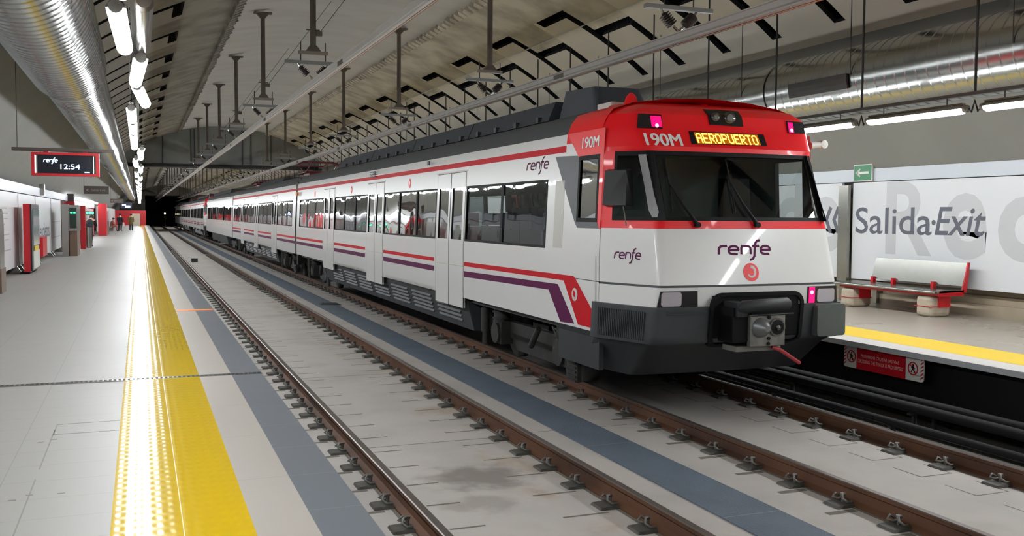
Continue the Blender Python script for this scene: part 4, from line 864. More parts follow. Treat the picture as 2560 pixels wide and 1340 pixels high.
# ---------------- cab nose
LV = [(0.58,1.20,10.10,1.40,11.2),(0.95,1.25,9.66,1.53,10.40),(1.05,1.27,9.47,1.55,10.33),(1.44,1.265,9.43,1.55,10.30),(1.69,1.22,9.42,1.55,10.30),(2.0,1.20,9.49,1.55,10.30),(2.34,1.18,9.565,1.535,10.30),(2.43,1.155,9.575,1.531,10.30),(3.24,1.10,9.89,1.494,10.30),
      (3.30,1.17,9.90,1.491,10.32),(3.53,1.21,10.05,1.472,10.36),(3.70,1.19,10.10,1.40,10.42),(3.79,1.10,10.20,1.29,10.55),(3.87,.95,10.5,1.1,10.85),(3.93,.6,11.0,.7,11.25)]
def level(z):
    for a,b in zip(LV,LV[1:]):
        if z <= b[0]+1e-9:
            t = (z-a[0])/(b[0]-a[0]); return tuple(a[i]+(b[i]-a[i])*t for i in range(5))
    return LV[-1]
def outline(z, grow=0.0):
    _, ha, ya, hb, yb = level(z); ha += grow*.6; hb += grow; ya -= grow; yb -= grow*.2
    L = []
    A, B = Vector((-ha,ya)), Vector((-hb,yb)); I = Vector((0,ya)); 
    p0, p2 = A+(B-A).normalized()*.07, A+Vector((.09,-.06*(1-((ha-.09)/ha)**2)))
    L.append(B+(Vector((-hb,yb+.1))-B)*1.0); q0 = B+Vector((0,.05)); q2 = B+(A-B).normalized()*.08
    L += [q0,(q0+2*B+q2)/4,q2]
    for t in (0,.2,.4,.6,.8,1): L.append((1-t)**2*p0+2*t*(1-t)*A+t*t*p2)
    for k in (-.6,-.3,0): L.append(Vector((ha*k,ya-.06*(1-k*k))))
    L += [Vector((-p.x,p.y)) for p in L[-2::-1]]
    return [(XC+p.x,p.y,z) for p in L]
def loft(mb, zs, mi=0, grow=0.0, i0=0, i1=None):
    R = [outline(z,grow) for z in zs]; R = [r[i0:i1] for r in R]; n = len(R[0])
    mb.add([p for r in R for p in r],[(j*n+i,j*n+i+1,(j+1)*n+i+1,(j+1)*n+i) for j in range(len(R)-1) for i in range(n-1)],mi,True)
def front_y(x, z):
    _, ha, ya, hb, yb = level(z); k = (x-XC)/ha; return ya-.06*(1-min(1,k*k))
TF = lambda x, z, n=0.0: (x, front_y(x,z)-n, z)
def cham(u, z, n=0.0):                                   # u 0..1 from the side corner to the front corner of the left chamfer
    _, ha, ya, hb, yb = level(z); B = Vector((XC-hb,yb)); A = Vector((XC-ha,ya)); d = (A-B); nn = Vector((d.y,-d.x)).normalized()
    if nn.y > 0: nn = -nn
    p = B+d*u+nn*n; return (p.x,p.y,z)
def nose(car):
    mb = MB(); loft(mb,[1.44,1.55,1.675],0); loft(mb,[1.70,1.8,2.0,2.2,2.34],0); loft(mb,[1.675,1.70],1,-.008)
    mb.build('nose_shell',[M_TRAINWHITE,M_TRAINGREY],car)
    mb = MB(); loft(mb,[2.34,2.43],0); mb.build('red_sill',M_TRAINRED,car)
    mb = MB(); loft(mb,[3.245,3.30],0); loft(mb,[3.30,3.38,3.45,3.53,3.6,3.66,3.70],0); loft(mb,[3.70,3.745,3.79,3.83,3.87,3.90,3.93],0)
    mb.add([TF(XC+x,3.245) for x in (-1.08,-.5,0,.5,1.08)]+[(XC+x,9.98,3.245) for x in (-1.08,-.5,0,.5,1.08)],[(i,i+1,6+i,5+i) for i in range(4)],1)
    sweep(mb,ROOF,10.40,11.4,0); R = [(x,z+.004) for x,z in ROOF]; sweep(mb,R,11.0,11.4,0); mb.add([outline(3.93)[i] for i in range(len(outline(3.93)))],[tuple(range(len(outline(3.93))))],0)
    mb.build('cab_mask',[M_TRAINRED,M_BLACK],car)
    # windscreen
    fr = MB(); g = .004
    ring = [(5.56,2.435),(7.74,2.435),(7.725,3.24),(5.575,3.24)]
    def seg(x0,x1,z0,z1,m=0,n=0.0,k=8):
        fr_ = [[TF(x0+(x1-x0)*i/k,z,n) for i in range(k+1)] for z in (z0,z1)]
        return fr_[0]+fr_[1],[(i,i+1,k+2+i,k+1+i) for i in range(k)]
    for a in ((5.50,7.80,2.43,2.475),(5.50,7.80,3.195,3.245),(5.50,5.60,2.475,3.195),(7.70,7.80,2.475,3.195)):
        v,f = seg(*a); fr.add(v,f,0)
    wf = fr.build('windscreen_frame',M_BLACK,car)
    mb = MB(); v,f = seg(5.60,7.70,2.475,3.195,0,-.012); mb.add(v,f,0,True); mb.build('windscreen',M_WSGLASS,wf)
    for sg in (1,-1):
        R = (lambda p: p) if sg > 0 else (lambda p: (2*XC-p[0],p[1],p[2]))
        Q = lambda u,z,n=0.0: R(cham(u,z,n))
        mb = MB(); mb.quad(Q(0,2.43),Q(.20,2.43),Q(.24,3.245),Q(0,3.245)); mb.build('corner_pillar',M_TRAINRED,car)
        mb = MB()
        for a,b,c,d in (((.20,2.43),(1.12,2.43),(1.10,2.475),(.24,2.475)),((.26,3.19),(1.06,3.19),(1.06,3.245),(.24,3.245)),((.20,2.43),(.26,2.43),(.30,3.245),(.24,3.245)),((1.0,2.43),(1.12,2.43),(1.08,3.245),(.96,3.245))): mb.quad(Q(*a,.003),Q(*b,.003),Q(*c,.003),Q(*d,.003))
        cw = mb.build('side_window_frame',M_BLACK,car)
        mb = MB(); mb.quad(Q(.24,2.45,-.005),Q(1.03,2.45,-.005),Q(1.0,3.22,-.005),Q(.28,3.22,-.005)); mb.build('glass',M_WSGLASS,cw)
        if sg > 0:
            mb = MB(); T = lambda u,v,n=0.0: cham(u,v,n+.004)
            mb.solid([(.74,3.20),(.90,3.20),(.97,2.75),(1.02,2.53),(.985,2.47),(.90,2.47),(.85,2.55),(.82,2.8)],T,0,.006); mb.build('grey_pillar',M_INGREY,cw)
    # cab side window
    mb = MB(); T = TL
    mb.ribbon([(10.42,2.43),(10.96,2.43),(10.96,3.20),(10.42,3.20)],.05,T,0,True,.006); cs = mb.build('cab_side_window',M_BLACK,car)
    mb = MB(); mb.quad(TL(10.40,2.42,-.012),TL(10.97,2.42,-.012),TL(10.97,3.21,-.012),TL(10.40,3.21,-.012)); mb.build('pane',M_GLASS,cs)
    # livery on the cab side
    mb = MB(); mb.solid([(11.37,3.53),(10.3,3.53),(10.3,3.215),(11.0,3.215)],T,0,.004); mb.solid([(10.41,3.22),(10.3,3.22),(10.3,2.33),(10.33,2.33),(10.39,2.42)],T,0,.004); mb.build('red_cab_patch',M_TRAINRED,car)
    mb = MB(); mb.solid([(11.73,3.26),(10.975,3.235),(10.975,2.42),(10.41,2.42),(10.33,2.33),(10.95,2.33),(11.05,2.42)],T,0,.003); mb.build('grey_cab_patch',M_TRAINGREY,car)
    mb = MB(); mb.solid([(11.68,2.94),(11.39,2.94),(11.39,2.06),(11.68,2.06)],T,0,.003); mb.build('side_plate',M_PANELGREY,car)
    mb = MB(); T2 = lambda u,v,n=0.0: TL(-u,v,n)
    [put_text(mb,'190M',lambda u,v,n=0.0,d=d: T2(u-10.91+d,v+3.315,n+.004+d*.02),w=.46,h=.135) for d in (0,.007,.014)]; mb.build('number',M_NUMBER,car)
    mb = MB(); put_word(mb,lambda u,v,n=0.0:T2(u-12.75,v+3.12,n),.80,.10,wt=.22); mb.build('lettering',M_PURPLE,car)
    # red and purple lower bands bending down to the bumper
    mb = MB(); mb.solid([(15.42,1.69),(15.42,1.62),(11.31,1.655),(11.05,1.655),(10.83,1.12),(10.33,1.12),(10.33,1.26),(10.80,1.60),(10.96,1.725),(11.3,1.725)][0:0] or [(15.42,1.69),(11.02,1.72),(10.97,1.70),(10.36,1.26),(10.33,1.12),(10.86,1.12),(11.31,1.645),(15.42,1.62)],T,0,.004); mb.build('red_band',M_STRIPERED,car)
    mb = MB(); mb.solid([(15.42,1.535),(11.50,1.585),(10.98,1.12),(11.40,1.10),(11.80,1.49),(15.42,1.44)],T,0,.004); mb.build('purple_band',M_PURPLE,car)
    mb = MB(); mb.solid([(10.95,1.69),(10.3,1.69),(10.3,1.70),(10.95,1.70)],T,0,.002); mb.build('panel_seam',M_TRAINGREY,car)
    mb = MB(); put_swirl(mb,lambda u,v,n=0.0:T2(u-10.965,v+1.49,n+.004),.085,0,0,False); mb.build('emblem',M_SIGNWHITE,car)
    for y in (19.1,24.9,30.5):
        mb = MB(); put_swirl(mb,lambda u,v,n=0.0:T2(u-y,v+3.12,n),.10,0,0,False); mb.build('emblem',M_TRAINRED,car)
    # front marks
    mb = MB(); TR = lambda x,z,n=0.0: TF(x,z,n)
    put_word(mb,lambda u,v,n=0.0:TR(6.20+u,2.045+v,n),.74,.10,wt=.26,shear=.05); mb.build('lettering',M_PURPLE,car)
    mb = MB(); put_word(mb,lambda u,v,n=0.0:cham(.26+u,1.985+v,n),.46,.075,wt=.2); mb.build('lettering',M_PURPLE,car)
    mb = MB(); put_swirl(mb,lambda u,v,n=0.0:TR(6.62+u,1.838+v,n),.105,0,1,True); mb.build('emblem',[M_TRAINRED,M_SIGNWHITE],car)
    mb = MB(); [put_text(mb,'190M',lambda u,v,n=0.0,d=d:TR(5.50+u+d,3.305+v,n+.004+d*.02),w=.46,h=.148) for d in (0,.007,.014)]; mb.build('number',M_NUMBER,car)
    # destination display with dot letters
    mb = MB(); mb.patch(TR,[(6.09,3.335),(7.16,3.345),(7.17,3.492),(6.11,3.496)],.006,12,3); dd = mb.build('destination_display',M_BLACK,car)
    D57 = {'A':'0111010001100011111110001100011000 1','E':'11111100001000011110100001000011111','R':'11110100011000111110101001001010001','O':'01110100011000110001100011000101110','P':'11110100011000111110100001000010000','U':'10001100011000110001100011000101110','T':'11111001000010000100001000010000100'}
    mb = MB(); mg = MB(); u = 6.19; px = .0148
    for ch in 'AEROPUERTO':
        bits = D57[ch].replace(' ','')
        for r in range(7):
            for c in range(5):
                if bits[r*5+c] == '1':
                    x, z = u+c*px, 3.466-r*.0175; mb.solid([(x-.0075,z-.0085),(x+.0075,z-.0085),(x+.0075,z+.0085),(x-.0075,z+.0085)],TR,0,.009)
        u += px*5.9
    mg.patch(TR,[(6.17,3.345),(7.07,3.350),(7.07,3.484),(6.17,3.484)],.0075,12,3); mg.build('letter_halo',M_AMBERGLOW,dd); mb.build('lit_letters',M_AMBER,dd)  # glowing sheet behind the dots imitates the halo of their light
    # top headlight, tail lamps
    mb = MB(); mb.patch(TR,[(6.42,3.585),(6.885,3.578),(6.885,3.78),(6.405,3.785)],.02,6,8); hl = mb.build('top_headlight',M_BLACKGLOSS,car)
    for cx,r in ((6.70,.075),(6.50,.055)):
        y = front_y(cx,3.68); mb = MB(); mb.tube([(cx,y-.006,3.68),(cx,y-.04,3.68),(cx,y-.045,3.68)],[r,r,r*.6],18); mb.build('reflector',mat('reflector_dark',srgb(90,88,84),0.12,metal=.8),hl)
    for poly,pk,hot in (([(5.45,3.515),(5.77,3.510),(5.78,3.685),(5.49,3.690)],(5.635,5.765),(5.70,3.55)),([(7.565,3.525),(7.85,3.53),(7.835,3.68),(7.57,3.685)],(7.585,7.66),(7.625,3.565))):
        mb = MB(); mb.patch(TR,poly,.012,4,4); q = mb.build('tail_lamp',M_BLACKGLOSS,car)
        mb = MB(); mb.patch(TR,[(pk[0],3.535),(pk[1],3.535),(pk[1],3.665),(pk[0],3.665)],.018,3,4); mb.build('red_lens',M_PINK,q)
        mb = MB(); mb.solid([(hot[0]+.02*math.cos(k),hot[1]+.022*math.sin(k)) for k in [2*math.pi*i/12 for i in range(12)]],TR,0,.024); mb.build('bright_spot',M_PINKHOT,q)
    # lower headlamps
    for poly,lens,pink in (([(5.39,1.438),(5.90,1.44),(5.89,1.635),(5.43,1.635)],(5.44,5.69),None),([(7.42,1.448),(7.88,1.452),(7.86,1.655),(7.42,1.655)],(7.56,7.83),(7.435,7.52))):
        mb = MB(); mb.patch(TR,poly,.014,5,3); q = mb.build('headlamp',M_BLACKGLOSS,car)
        mb = MB(); mb.solid(rrect(lens[0],lens[1],1.465,1.625,.03),TR,0,.018); mb.build('lens',M_LENS,q)
        if pink:
            mb = MB(); mb.solid([(pink[0],1.46),(pink[1],1.46),(pink[1],1.645),(pink[0],1.645)],TR,0,.018); mb.build('red_lens',M_PINK,q)
            mb = MB(); mb.solid([(7.475+.022*math.cos(k),1.585+.022*math.sin(k)) for k in [2*math.pi*i/12 for i in range(12)]],TR,0,.022); mb.build('bright_spot',M_PINKHOT,q)
    # wipers
    for piv,top,bot,mid in (((5.955,2.385),(5.70,3.154),(5.672,2.516),(5.69,2.85)),((6.755,2.385),(6.504,3.159),(6.488,2.536),(6.50,2.88))):
        mb = MB(); n = .05; mb.tube([TF(*piv,.02),TF(piv[0]-.05,piv[1]+.06,.05),TF(piv[0]-.16,piv[1]+.25,.045),TF(*mid,.035)],[.03,.022,.014,.008],8); mb.tube([TF(*piv,-.01),TF(*piv,.06)],.032,10); wp = mb.build('wiper',M_BLACK,car)
        mb = MB(); mb.tube([TF(*top,.015),TF(*mid,.02),TF(*bot,.015)],.009,6); mb.build('blade',M_BLACK,wp)
    # mirror
    mb = MB(); 
    q = [(.15,2.585),(.63,2.585),(.63,3.03),(.15,3.03)]
    mb.hull([cham(u,z,.05) for u,z in q],[cham(u+(.03 if u < .3 else -.03),z+(.02 if z < 2.8 else -.02),.19) for u,z in q]); mr = mb.build('mirror',M_MIRRORCASE,car)
    bv = mr.modifiers.new('b','BEVEL'); bv.width = .02; bv.segments = 3
    mb = MB(); mb.tube([cham(.48,2.6,.1),cham(.48,2.37,.02)],.008,6); mb.build('mirror_arm',M_STEEL,mr)
    # bumper, skirt, coupler
    mb = MB(); loft(mb,[1.03,1.06,1.12,1.40,1.44,1.455],0,.045); R = outline(1.455,.045); S = outline(1.455,-.05); n = len(R); mb.add(R+S,[(i,i+1,n+i+1,n+i) for i in range(n-1)],0)
    R = outline(1.03,.045); S = outline(1.03,-.05); mb.add(R+S,[(i,i+1,n+i+1,n+i) for i in range(n-1)],0)
    bu = mb.build('bumper',M_BUMPER,car)
    mb = MB()
    for k in range(26):
        u = .06+.032*k; mb.hull([cham(u,1.07,.05),cham(u+.012,1.07,.05),cham(u+.012,1.40,.05),cham(u,1.40,.05)],[cham(u,1.07,.058),cham(u+.012,1.07,.058),cham(u+.012,1.40,.058),cham(u,1.40,.058)])
    for z in (1.37,1.40): mb.solid([(5.5,z),(6.0,z),(6.0,z+.008),(5.5,z+.008)],TF,0,.06)
    mb.build('ribbed_tread',M_BUMPER,bu)
    mb = MB(); mb.solid(rrect(7.49,7.90,1.065,1.445,.04),lambda x,z,n=0.0:(x,9.40-n,z),0,.12); mb.build('buffer_pad',mat('pad_grey',srgb(82,88,86),0.5),bu)
    mb = MB(); loft(mb,[.58,.65,.80,.95,1.0,1.04],0,-.01); b = outline(.58,-.01); mb.add(b,[tuple(range(len(b)))],0); mb.build('front_skirt',mat('skirt_grey',srgb(44,46,49),0.5,var=.2,vscale=2),car)
    mb = MB(); mb.box(5.14,5.2,10.35,11.55,.62,1.10); mb.hull([(5.14,10.35,1.0),(5.3,10.35,1.0),(5.3,11.6,1.0),(5.14,11.6,1.0)],[(5.1,10.3,1.12),(5.3,10.3,1.12),(5.3,11.45,1.12),(5.1,11.45,1.12)]); mb.build('side_skirt',MATS['skirt_grey'],car)
    mb = MB(); rr = rrect(6.05,7.29,.985,1.59,.13,6); mb.patch(TF,[(6.09,1.0),(7.25,1.0),(7.25,1.575),(6.09,1.575)],.056,14,6); mb.ribbon(rr,.045,lambda x,z,n=0.0:TF(x,z,n+.05),0,True,.03); pk = mb.build('coupler_pocket',mat('pocket_black',(0.006,0.006,0.007),0.7,spec=.2),car)
    yp = 9.02; cx = 6.60
    mb = MB(); mb.box(6.37,6.835,yp,yp+.08,1.02,1.375); cp = mb.build('coupler_face',mat('coupler_grey',srgb(150,148,144),0.35,metal=.6,var=.3,vscale=9),car)
    bv = cp.modifiers.new('b','BEVEL'); bv.width = .012; bv.segments = 2
    mb = MB(); mb.tube([(6.50,yp,1.235),(6.50,yp-.03,1.235),(6.50,yp-.11,1.235),(6.50,yp-.135,1.235)],[.115,.108,.06,.035],24); mb.build('cone',mat('cone_grey',srgb(120,122,124),0.4,metal=.6),cp)
    mb = MB(); mb.tube([(6.715,yp-.003,1.235),(6.715,yp-.02,1.235)],[.105,.105],24,1); mb.tube([(6.715,yp-.021,1.235),(6.715,yp-.024,1.235)],[.085,.085],24,0); mb.tube([(6.715,yp-.024,1.235),(6.715,yp-.05,1.215)],[.03,.02],12,1); mb.build('cup',[M_BLACK,mat('cup_rim',srgb(110,108,104),0.4,metal=.6)],cp)
    for x,z in ((6.605,1.35),(6.605,1.11),(6.60,1.05)):
        mb = MB(); mb.tube([(x,yp-.002,z),(x,yp-.02,z)],.02,8); mb.build('bolt',M_BLACK,cp)
    mb = MB(); mb.box(6.17,6.72,yp+.08,9.5,1.06,1.36); mb.box(6.17,6.42,yp+.06,9.45,1.08,1.46); mb.build('coupler_body',MATS['pocket_black'],cp)
    mb = MB(); mb.tube([(6.22,yp+.06,1.455),(6.30,yp+.04,1.47),(6.88,yp+.04,1.49),(6.91,yp+.04,1.49)],[.05,.075,.075,.05],20); mb.box(6.2,6.34,yp+.02,9.4,1.36,1.52); mb.tube([(6.33,yp-.02,1.375),(6.93,yp-.02,1.385)],.010,8); mb.build('hose_cover',mat('cover_black',srgb(44,46,48),0.5,spec=.3),cp)
    mb = MB(); mb.box(6.25,6.85,yp+.1,9.4,.955,1.015); mb.build('lower_bracket',mat('bracket_grey',srgb(120,118,112),0.5),cp)
    mb = MB(); mb.tube([(6.70,9.08,1.0),(6.80,9.06,.965),(7.12,9.12,.79)],.022,8); mb.build('red_handle',mat('handle_red',srgb(170,50,56),0.4),cp)
    mb = MB(); mb.tube([(5.80,10.85,3.86),(5.80,10.85,3.9),(5.80,10.85,3.99),(5.80,10.85,4.03)],[.10,.095,.06,.02],12); mb.build('horn_cover',M_TRAINRED,car)
    mb = MB(); mb.tube([(6.9,10.9,3.9),(6.9,10.9,4.0)],[.06,.02],10); mb.build('aerial',M_TRAINRED,car)
    mb = MB(); mb.tube([(8.05,10.2,3.40),(8.28,10.2,3.42)],[.05,.04],10); mb.tube([(8.25,10.16,3.42),(8.25,10.24,3.42)],.055,12); mb.build('handrail_end',M_SIGNWHITE,car)
    mb = MB(); mb.box(5.60,5.95,11.0,11.4,3.86,3.93); mb.build('roof_hatch',M_PANELGREY,car)
    # inside the cab
    mb = MB(); mb.box(XL+.07,XR-.07,12.0,12.06,1.3,3.4); mb.build('cab_back_wall',M_INWALL,car)
    mb = MB(); mb.hull([(5.3,10.0,2.3),(8.0,10.0,2.3),(8.0,10.7,2.2),(5.3,10.7,2.2)],[(5.3,10.0,2.42),(8.0,10.0,2.42),(8.0,10.7,2.3),(5.3,10.7,2.3)]); mb.box(5.3,8.0,10.05,10.6,1.35,2.3); mb.build('dashboard',M_BLACKIRON,car)
    mb = MB(); mb.hull([(7.3,11.05,1.9),(7.85,11.05,1.9),(7.85,11.2,1.9),(7.3,11.2,1.9)],[(7.34,11.12,3.0),(7.81,11.12,3.0),(7.81,11.24,3.0),(7.34,11.24,3.0)]); mb.box(7.3,7.85,10.75,11.15,1.8,1.92); ob = mb.build('driver_seat',M_BLACK,car); bv = ob.modifiers.new('b','BEVEL'); bv.width = .06; bv.segments = 3
def roof_boxes(car, near):
    if near:
        mb = MB(); mb.hull([(5.62,11.45,3.85),(6.45,11.45,3.85),(6.45,12.75,3.85),(5.62,12.75,3.85)],[(5.66,11.6,4.2),(6.35,11.6,4.2),(6.35,12.6,4.24),(5.66,12.6,4.24)]); ob = mb.build('roof_unit',M_ROOFBOX,car)
        bv = ob.modifiers.new('b','BEVEL'); bv.width = .08; bv.segments = 3
        for i,(a,b) in enumerate(((12.8,16.4),(16.45,20.2),(20.25,24.2),(24.25,28.6))):
            mb = MB(); mb.hull([(5.50,a,3.84),(7.8,a,3.84),(7.8,b,3.84),(5.50,b,3.84)],[(5.62,a,4.12),(7.68,a,4.12),(7.68,b-(.5 if i == 3 else 0),4.12),(5.62,b-(.5 if i == 3 else 0),4.12)]); u = mb.build('roof_unit',M_ROOFBOX,car)
            mb = MB()
            for q in range(4): y = a+.3+.9*q; mb = MB(); mb.box(5.47,5.55,y,y+.1,3.84,3.92); mb.build('clip',M_BLACKIRON,u)
    else:
        mb = MB(); mb.hull([(5.7,-8+0,3.85),(7.6,-8,3.85),(7.6,-3,3.85),(5.7,-3,3.85)],[(5.8,-7.8,4.1),(7.5,-7.8,4.1),(7.5,-3.2,4.1),(5.8,-3.2,4.1)])
def pantograph(car, y, up):
    mb = MB(); mb.box(6.2,7.1,y-.7,y+.7,3.95,4.12)
    for sx in (6.05,7.25): mb.tube([(sx,y-.9,4.12),(sx,y+.9,4.12)],.035,6)
    for yy in (y-.9,y+.9): mb.tube([(6.05,yy,4.12),(7.25,yy,4.12)],.035,6)
    P = mb.build('pantograph',mat('pantograph_red',srgb(104,22,34),0.5),car)
    h = 4.55 if up else 4.25
    mb = MB()
    for sx in (6.15,7.15):
        for sy in (-1,1): mb.tube([(sx,y+sy*.3,4.15),(sx-.0,y+sy*1.5,(4.15+h)/2+.1),(sx+.1*(1 if sx < 6.6 else -1),y+sy*.2,h)],.022,6)
    for sy in (-1.5,1.5): mb.tube([(6.15,y+sy,(4.15+h)/2+.1),(7.15,y+sy,(4.15+h)/2+.1)],.022,6)
    mb.tube([(6.15,y-1.5,(4.15+h)/2+.1),(7.05,y-.2,h)],.015,5); mb.tube([(7.15,y-1.5,(4.15+h)/2+.1),(6.25,y-.2,h)],.015,5)
    mb.build('arm',MATS['pantograph_red'],P)
    mb = MB()
    for sy in (-.2,.2): mb.tube([(5.85,y+sy,h-.12),(6.05,y+sy,h),(7.25,y+sy,h),(7.45,y+sy,h-.12)],.025,6)
    mb.build('contact_head',MATS['pantograph_red'],P)
ZR = 0.17
# driving car ------------------------------------------------------
YA, YB = 10.3, 34.1
carA = thing('train_car',(XC,(YA+YB)/2,ZR),'white and red driving car at the head of the train, its cab facing the camera','train car','cars of the white train')
car_body(carA,YA,YB,[16.27,22.1,28.0],[(11.94,15.40,2),(17.13,21.24,3),(22.96,27.14,3),(28.86,33.5,3)],True)
nose(carA)
for a,b in ((17.2,21.2),(23.1,27.1),(28.95,34.05)): stripes(a,b,carA)
underframe(carA,[(15.5,29.2)]); corner_skirts(carA,[(17.15,21.2),(23.0,27.1)]); bogie(13.25,carA); bogie(31.0,carA); roof_boxes(carA,True)
for i,(y,x) in enumerate(((12.6,5.35),(14.3,5.35),(18.0,5.35),(19.8,5.35),(24.0,5.35),(25.9,5.35),(12.6,6.95),(14.3,6.95),(18.0,6.95),(19.8,6.95))): seats(y,carA,x,i in (2,3))
for y in (13.55,15.3,17.15): 
    mb = MB(); mb.box(8.0,8.13,y-.22,y+.22,1.35,3.3); mb.build('inner_pillar',mat('pale_green',srgb(176,204,186),0.5),carA)
mb = MB(); mb.box(5.05,5.11,33.6,33.9,3.12,3.24); mb.build('orange_plate',mat('plate_orange',srgb(226,140,40),0.5),carA)
mb = MB()
for q in range(3): mb.box(5.085,5.11,22.0,22.5,3.36+.05*q,3.385+.05*q)
mb.box(5.085,5.11,17.5,17.62,3.42,3.49); mb.build('vent',M_TRAINGREY,carA)
# middle car ---------------------------------------------------------
YC0, YD = 34.45, 59.0
carB = thing('train_car',(XC,(YC0+YD)/2,ZR),'middle train car with a raised red pantograph behind the driving car','train car','cars of the white train')
car_body(carB,YC0,YD,[40.2,46.7,53.2],[(35.2,39.34,3),(41.06,45.84,3),(47.56,52.34,3),(54.06,58.3,3)],False)
for a,b in ((34.5,39.3),(41.1,45.8),(47.6,52.3),(54.1,58.9)): stripes(a,b,carB)
underframe(carB,[(40.2,53.2)]); corner_skirts(carB,[(41.1,45.8),(47.6,52.3)]); bogie(37.6,carB); bogie(55.9,carB); pantograph(carB,38.7,True); pantograph(carB,55.5,False)
mb = MB(); mb.hull([(5.7,42,3.85),(7.6,42,3.85),(7.6,51,3.85),(5.7,51,3.85)],[(5.85,42.3,4.08),(7.45,42.3,4.08),(7.45,50.7,4.08),(5.85,50.7,4.08)]); mb.build('roof_unit',M_ROOFBOX,carB)
# gangway bellows belong to the car behind
def bellows(car, y0, y1):
    mb = MB()
    n = 5
    for q in range(n): a = y0+(y1-y0)*q/n; b = y0+(y1-y0)*(q+.7)/n; mb.box(XL+.16,XR-.16,a,b,.75,3.75)
    mb.box(XL+.06,XL+.16,y0,y1,.7,3.6); mb.build('gangway_bellows',M_BLACK,car)
bellows(carB,34.1,34.45)
# cars further down the train -------------------------------------------
LAB = ['third train car, its roof end just behind the second dark gangway','fourth train car, its white cab front showing as a bright step in the side','fifth train car, with a lowered pantograph far down the platform','last train car by the dark tunnel mouth, tinted red by the end wall']
dup(carA,(XC,59.35+11.9,ZR),LAB[0],math.pi)
dup(carA,(XC,85.9+11.9,ZR),LAB[1])
dup(carB,(XC,110.05+12.275,ZR),LAB[2])
dup(carA,(XC,134.95+11.9,ZR),LAB[3],math.pi)
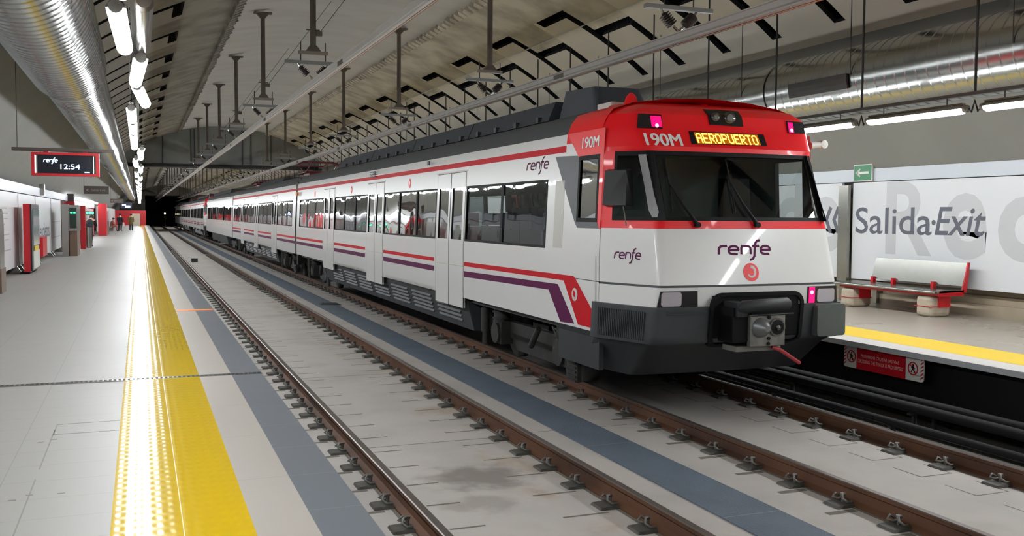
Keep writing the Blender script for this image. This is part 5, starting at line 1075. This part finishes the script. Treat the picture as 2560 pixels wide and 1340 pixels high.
# ================================================================== people far down the platform
def person(x, y, rz, h, label, coat, trousers, pose, extra=None):
    p = thing('person',(x,y,PZ),label,'person'); s = h/1.72
    J = {'pelvis':(0,0,.92),'chest':(0,-.02,1.28),'neck':(0,-.03,1.46),'head':(0,-.05,1.60),
         'lh':(-.10,0,.88),'lk':(-.11,-.03,.48),'la':(-.11,.02,.08),'lt':(-.11,-.15,.03),'rh':(.10,0,.88),'rk':(.12,-.02,.48),'ra':(.13,.04,.08),'rt':(.14,-.12,.03),
         'ls':(-.19,0,1.40),'le':(-.25,.02,1.12),'lw':(-.23,-.08,.88),'rs':(.19,0,1.40),'re':(.25,.03,1.12),'rw':(.24,-.06,.88)}
    if pose == 'lean':
        J.update(chest=(0,-.22,1.22),neck=(0,-.34,1.36),head=(0,-.46,1.46),ls=(-.19,-.28,1.32),rs=(.19,-.28,1.32),le=(-.22,-.4,1.05),re=(.22,-.4,1.05),lw=(-.12,-.6,1.0),rw=(.12,-.6,1.0))
    if pose == 'sit':
        J.update(pelvis=(0,0,.5),chest=(0,-.04,.86),neck=(0,-.08,1.04),head=(0,-.13,1.18),lh=(-.1,0,.48),rh=(.1,0,.48),lk=(-.12,-.42,.48),rk=(.13,-.42,.48),la=(-.12,-.42,.08),ra=(.13,-.40,.08),lt=(-.12,-.58,.03),rt=(.14,-.56,.03),ls=(-.19,-.03,.98),rs=(.19,-.03,.98),le=(-.24,-.1,.72),re=(.24,-.1,.72),lw=(-.14,-.34,.6),rw=(.14,-.34,.6))
    P = {k:Vector(v)*s for k,v in J.items()}
    if pose == 'walk':
        pass
    c, sn = math.cos(rz), math.sin(rz); W = {k:(x+v.x*c-v.y*sn,y+v.x*sn+v.y*c,PZ+v.z) for k,v in P.items()}
    names = list(W); ix = {k:i for i,k in enumerate(names)}
    ed = [('pelvis','chest'),('chest','neck'),('neck','head'),('pelvis','lh'),('lh','lk'),('lk','la'),('la','lt'),('pelvis','rh'),('rh','rk'),('rk','ra'),('ra','rt'),('chest','ls'),('ls','le'),('le','lw'),('chest','rs'),('rs','re'),('re','rw')]
    R = {'pelvis':.13,'chest':.15,'neck':.055,'head':.10,'lh':.085,'lk':.06,'la':.04,'lt':.035,'ls':.06,'le':.045,'lw':.03}
    me = bpy.data.meshes.new('body'); me.from_pydata([tuple(Vector(W[k])-Vector((x,y,PZ))) for k in names],[(ix[a],ix[b]) for a,b in ed],[]); me.materials.append(M_FLESH)
    o = bpy.data.objects.new('body',me); C.objects.link(o); o.parent = p
    o.modifiers.new('skin','SKIN'); sd = o.modifiers.new('sub','SUBSURF'); sd.levels = 1; sd.render_levels = 1
    sk = me.skin_vertices[0].data
    for k in names:
        r = R.get(k) or R.get('l'+k[1:],.05); sk[ix[k]].radius = (r*s,r*s)
    sk[ix['pelvis']].use_root = True
    def seg(mb, ks, rs): mb.tube([W[k] for k in ks],[r*s for r in rs],12)
    mb = MB(); hem = tuple(Vector(W['pelvis'])*.35+(Vector(W['lk'])+Vector(W['rk']))*.325)
    mb.tube([hem if pose != 'sit' else W['pelvis'],W['pelvis'],W['chest'],tuple(Vector(W['chest'])*.25+Vector(W['neck'])*.75)],[.21*s,.19*s,.20*s,.10*s],14)
    for k in 'lr': seg(mb,[k+'s',k+'e',k+'w'],[.085,.068,.05])
    mb.build('coat',coat,p)
    mb = MB()
    for k in 'lr': seg(mb,[k+'h',k+'k',k+'a'],[.105,.08,.06])
    mb.build('trousers',trousers,p)
    mb = MB()
    for k in 'lr': seg(mb,[k+'a',k+'t'],[.055,.05])
    mb.build('shoes',M_BLACK,p)
    hd = Vector(W['head']); mb = MB(); mb.tube([tuple(hd+Vector((0,0,-.03*s))),tuple(hd+Vector((0,0,.05*s))),tuple(hd+Vector((0,0,.11*s))),tuple(hd+Vector((0,0,.135*s)))],[.112*s,.118*s,.08*s,.02*s],12); mb.build('hair',M_HAIR,p)
    return p, W
person(-2.35,51.2,math.pi*.9,1.66,'person in a black coat leaning forward beside the litter bin',M_COATBLACK,M_JEANS,'lean')
person(-1.72,95.0,math.pi*.85,1.58,'person in a dark coat standing beside the seated person',M_COATBLACK,M_JEANS,'stand')
_, Wp = person(-.80,97.0,math.pi*.1,1.58,'person in an olive coat standing in the middle of the far platform',M_COATOLIVE,M_JEANS,'stand')
person(-2.35,93.5,math.pi*.5,1.6,'person in a rust-coloured coat seated by the wall',M_DRESS,M_DRESS,'sit')
t = thing('seat_bench',(-2.55,94,PZ),'small steel bench beside the seated person','bench'); mb = MB(); mb.box(-2.75,-2.2,93.75,95.6,PZ+.30,PZ+.335); mb.build('seat',M_STEEL,t); mb = MB(); mb.box(-2.7,-2.3,93.9,94.1,PZ,PZ+.30); mb.box(-2.7,-2.3,95.2,95.4,PZ,PZ+.30); mb.build('foot',M_BASEWALL,t)
t = thing('carrier_bag',(-1.42,94.9,PZ+.5),'white carrier bag held by the person in the dark coat','bag'); mb = MB(); mb.hull([(-1.50,94.85,PZ+.42),(-1.30,94.85,PZ+.42),(-1.30,95.0,PZ+.42),(-1.50,95.0,PZ+.42)],[(-1.48,94.9,PZ+.78),(-1.36,94.9,PZ+.78),(-1.36,94.94,PZ+.78),(-1.48,94.94,PZ+.78)]); mb.build('bag',M_BAG,t)
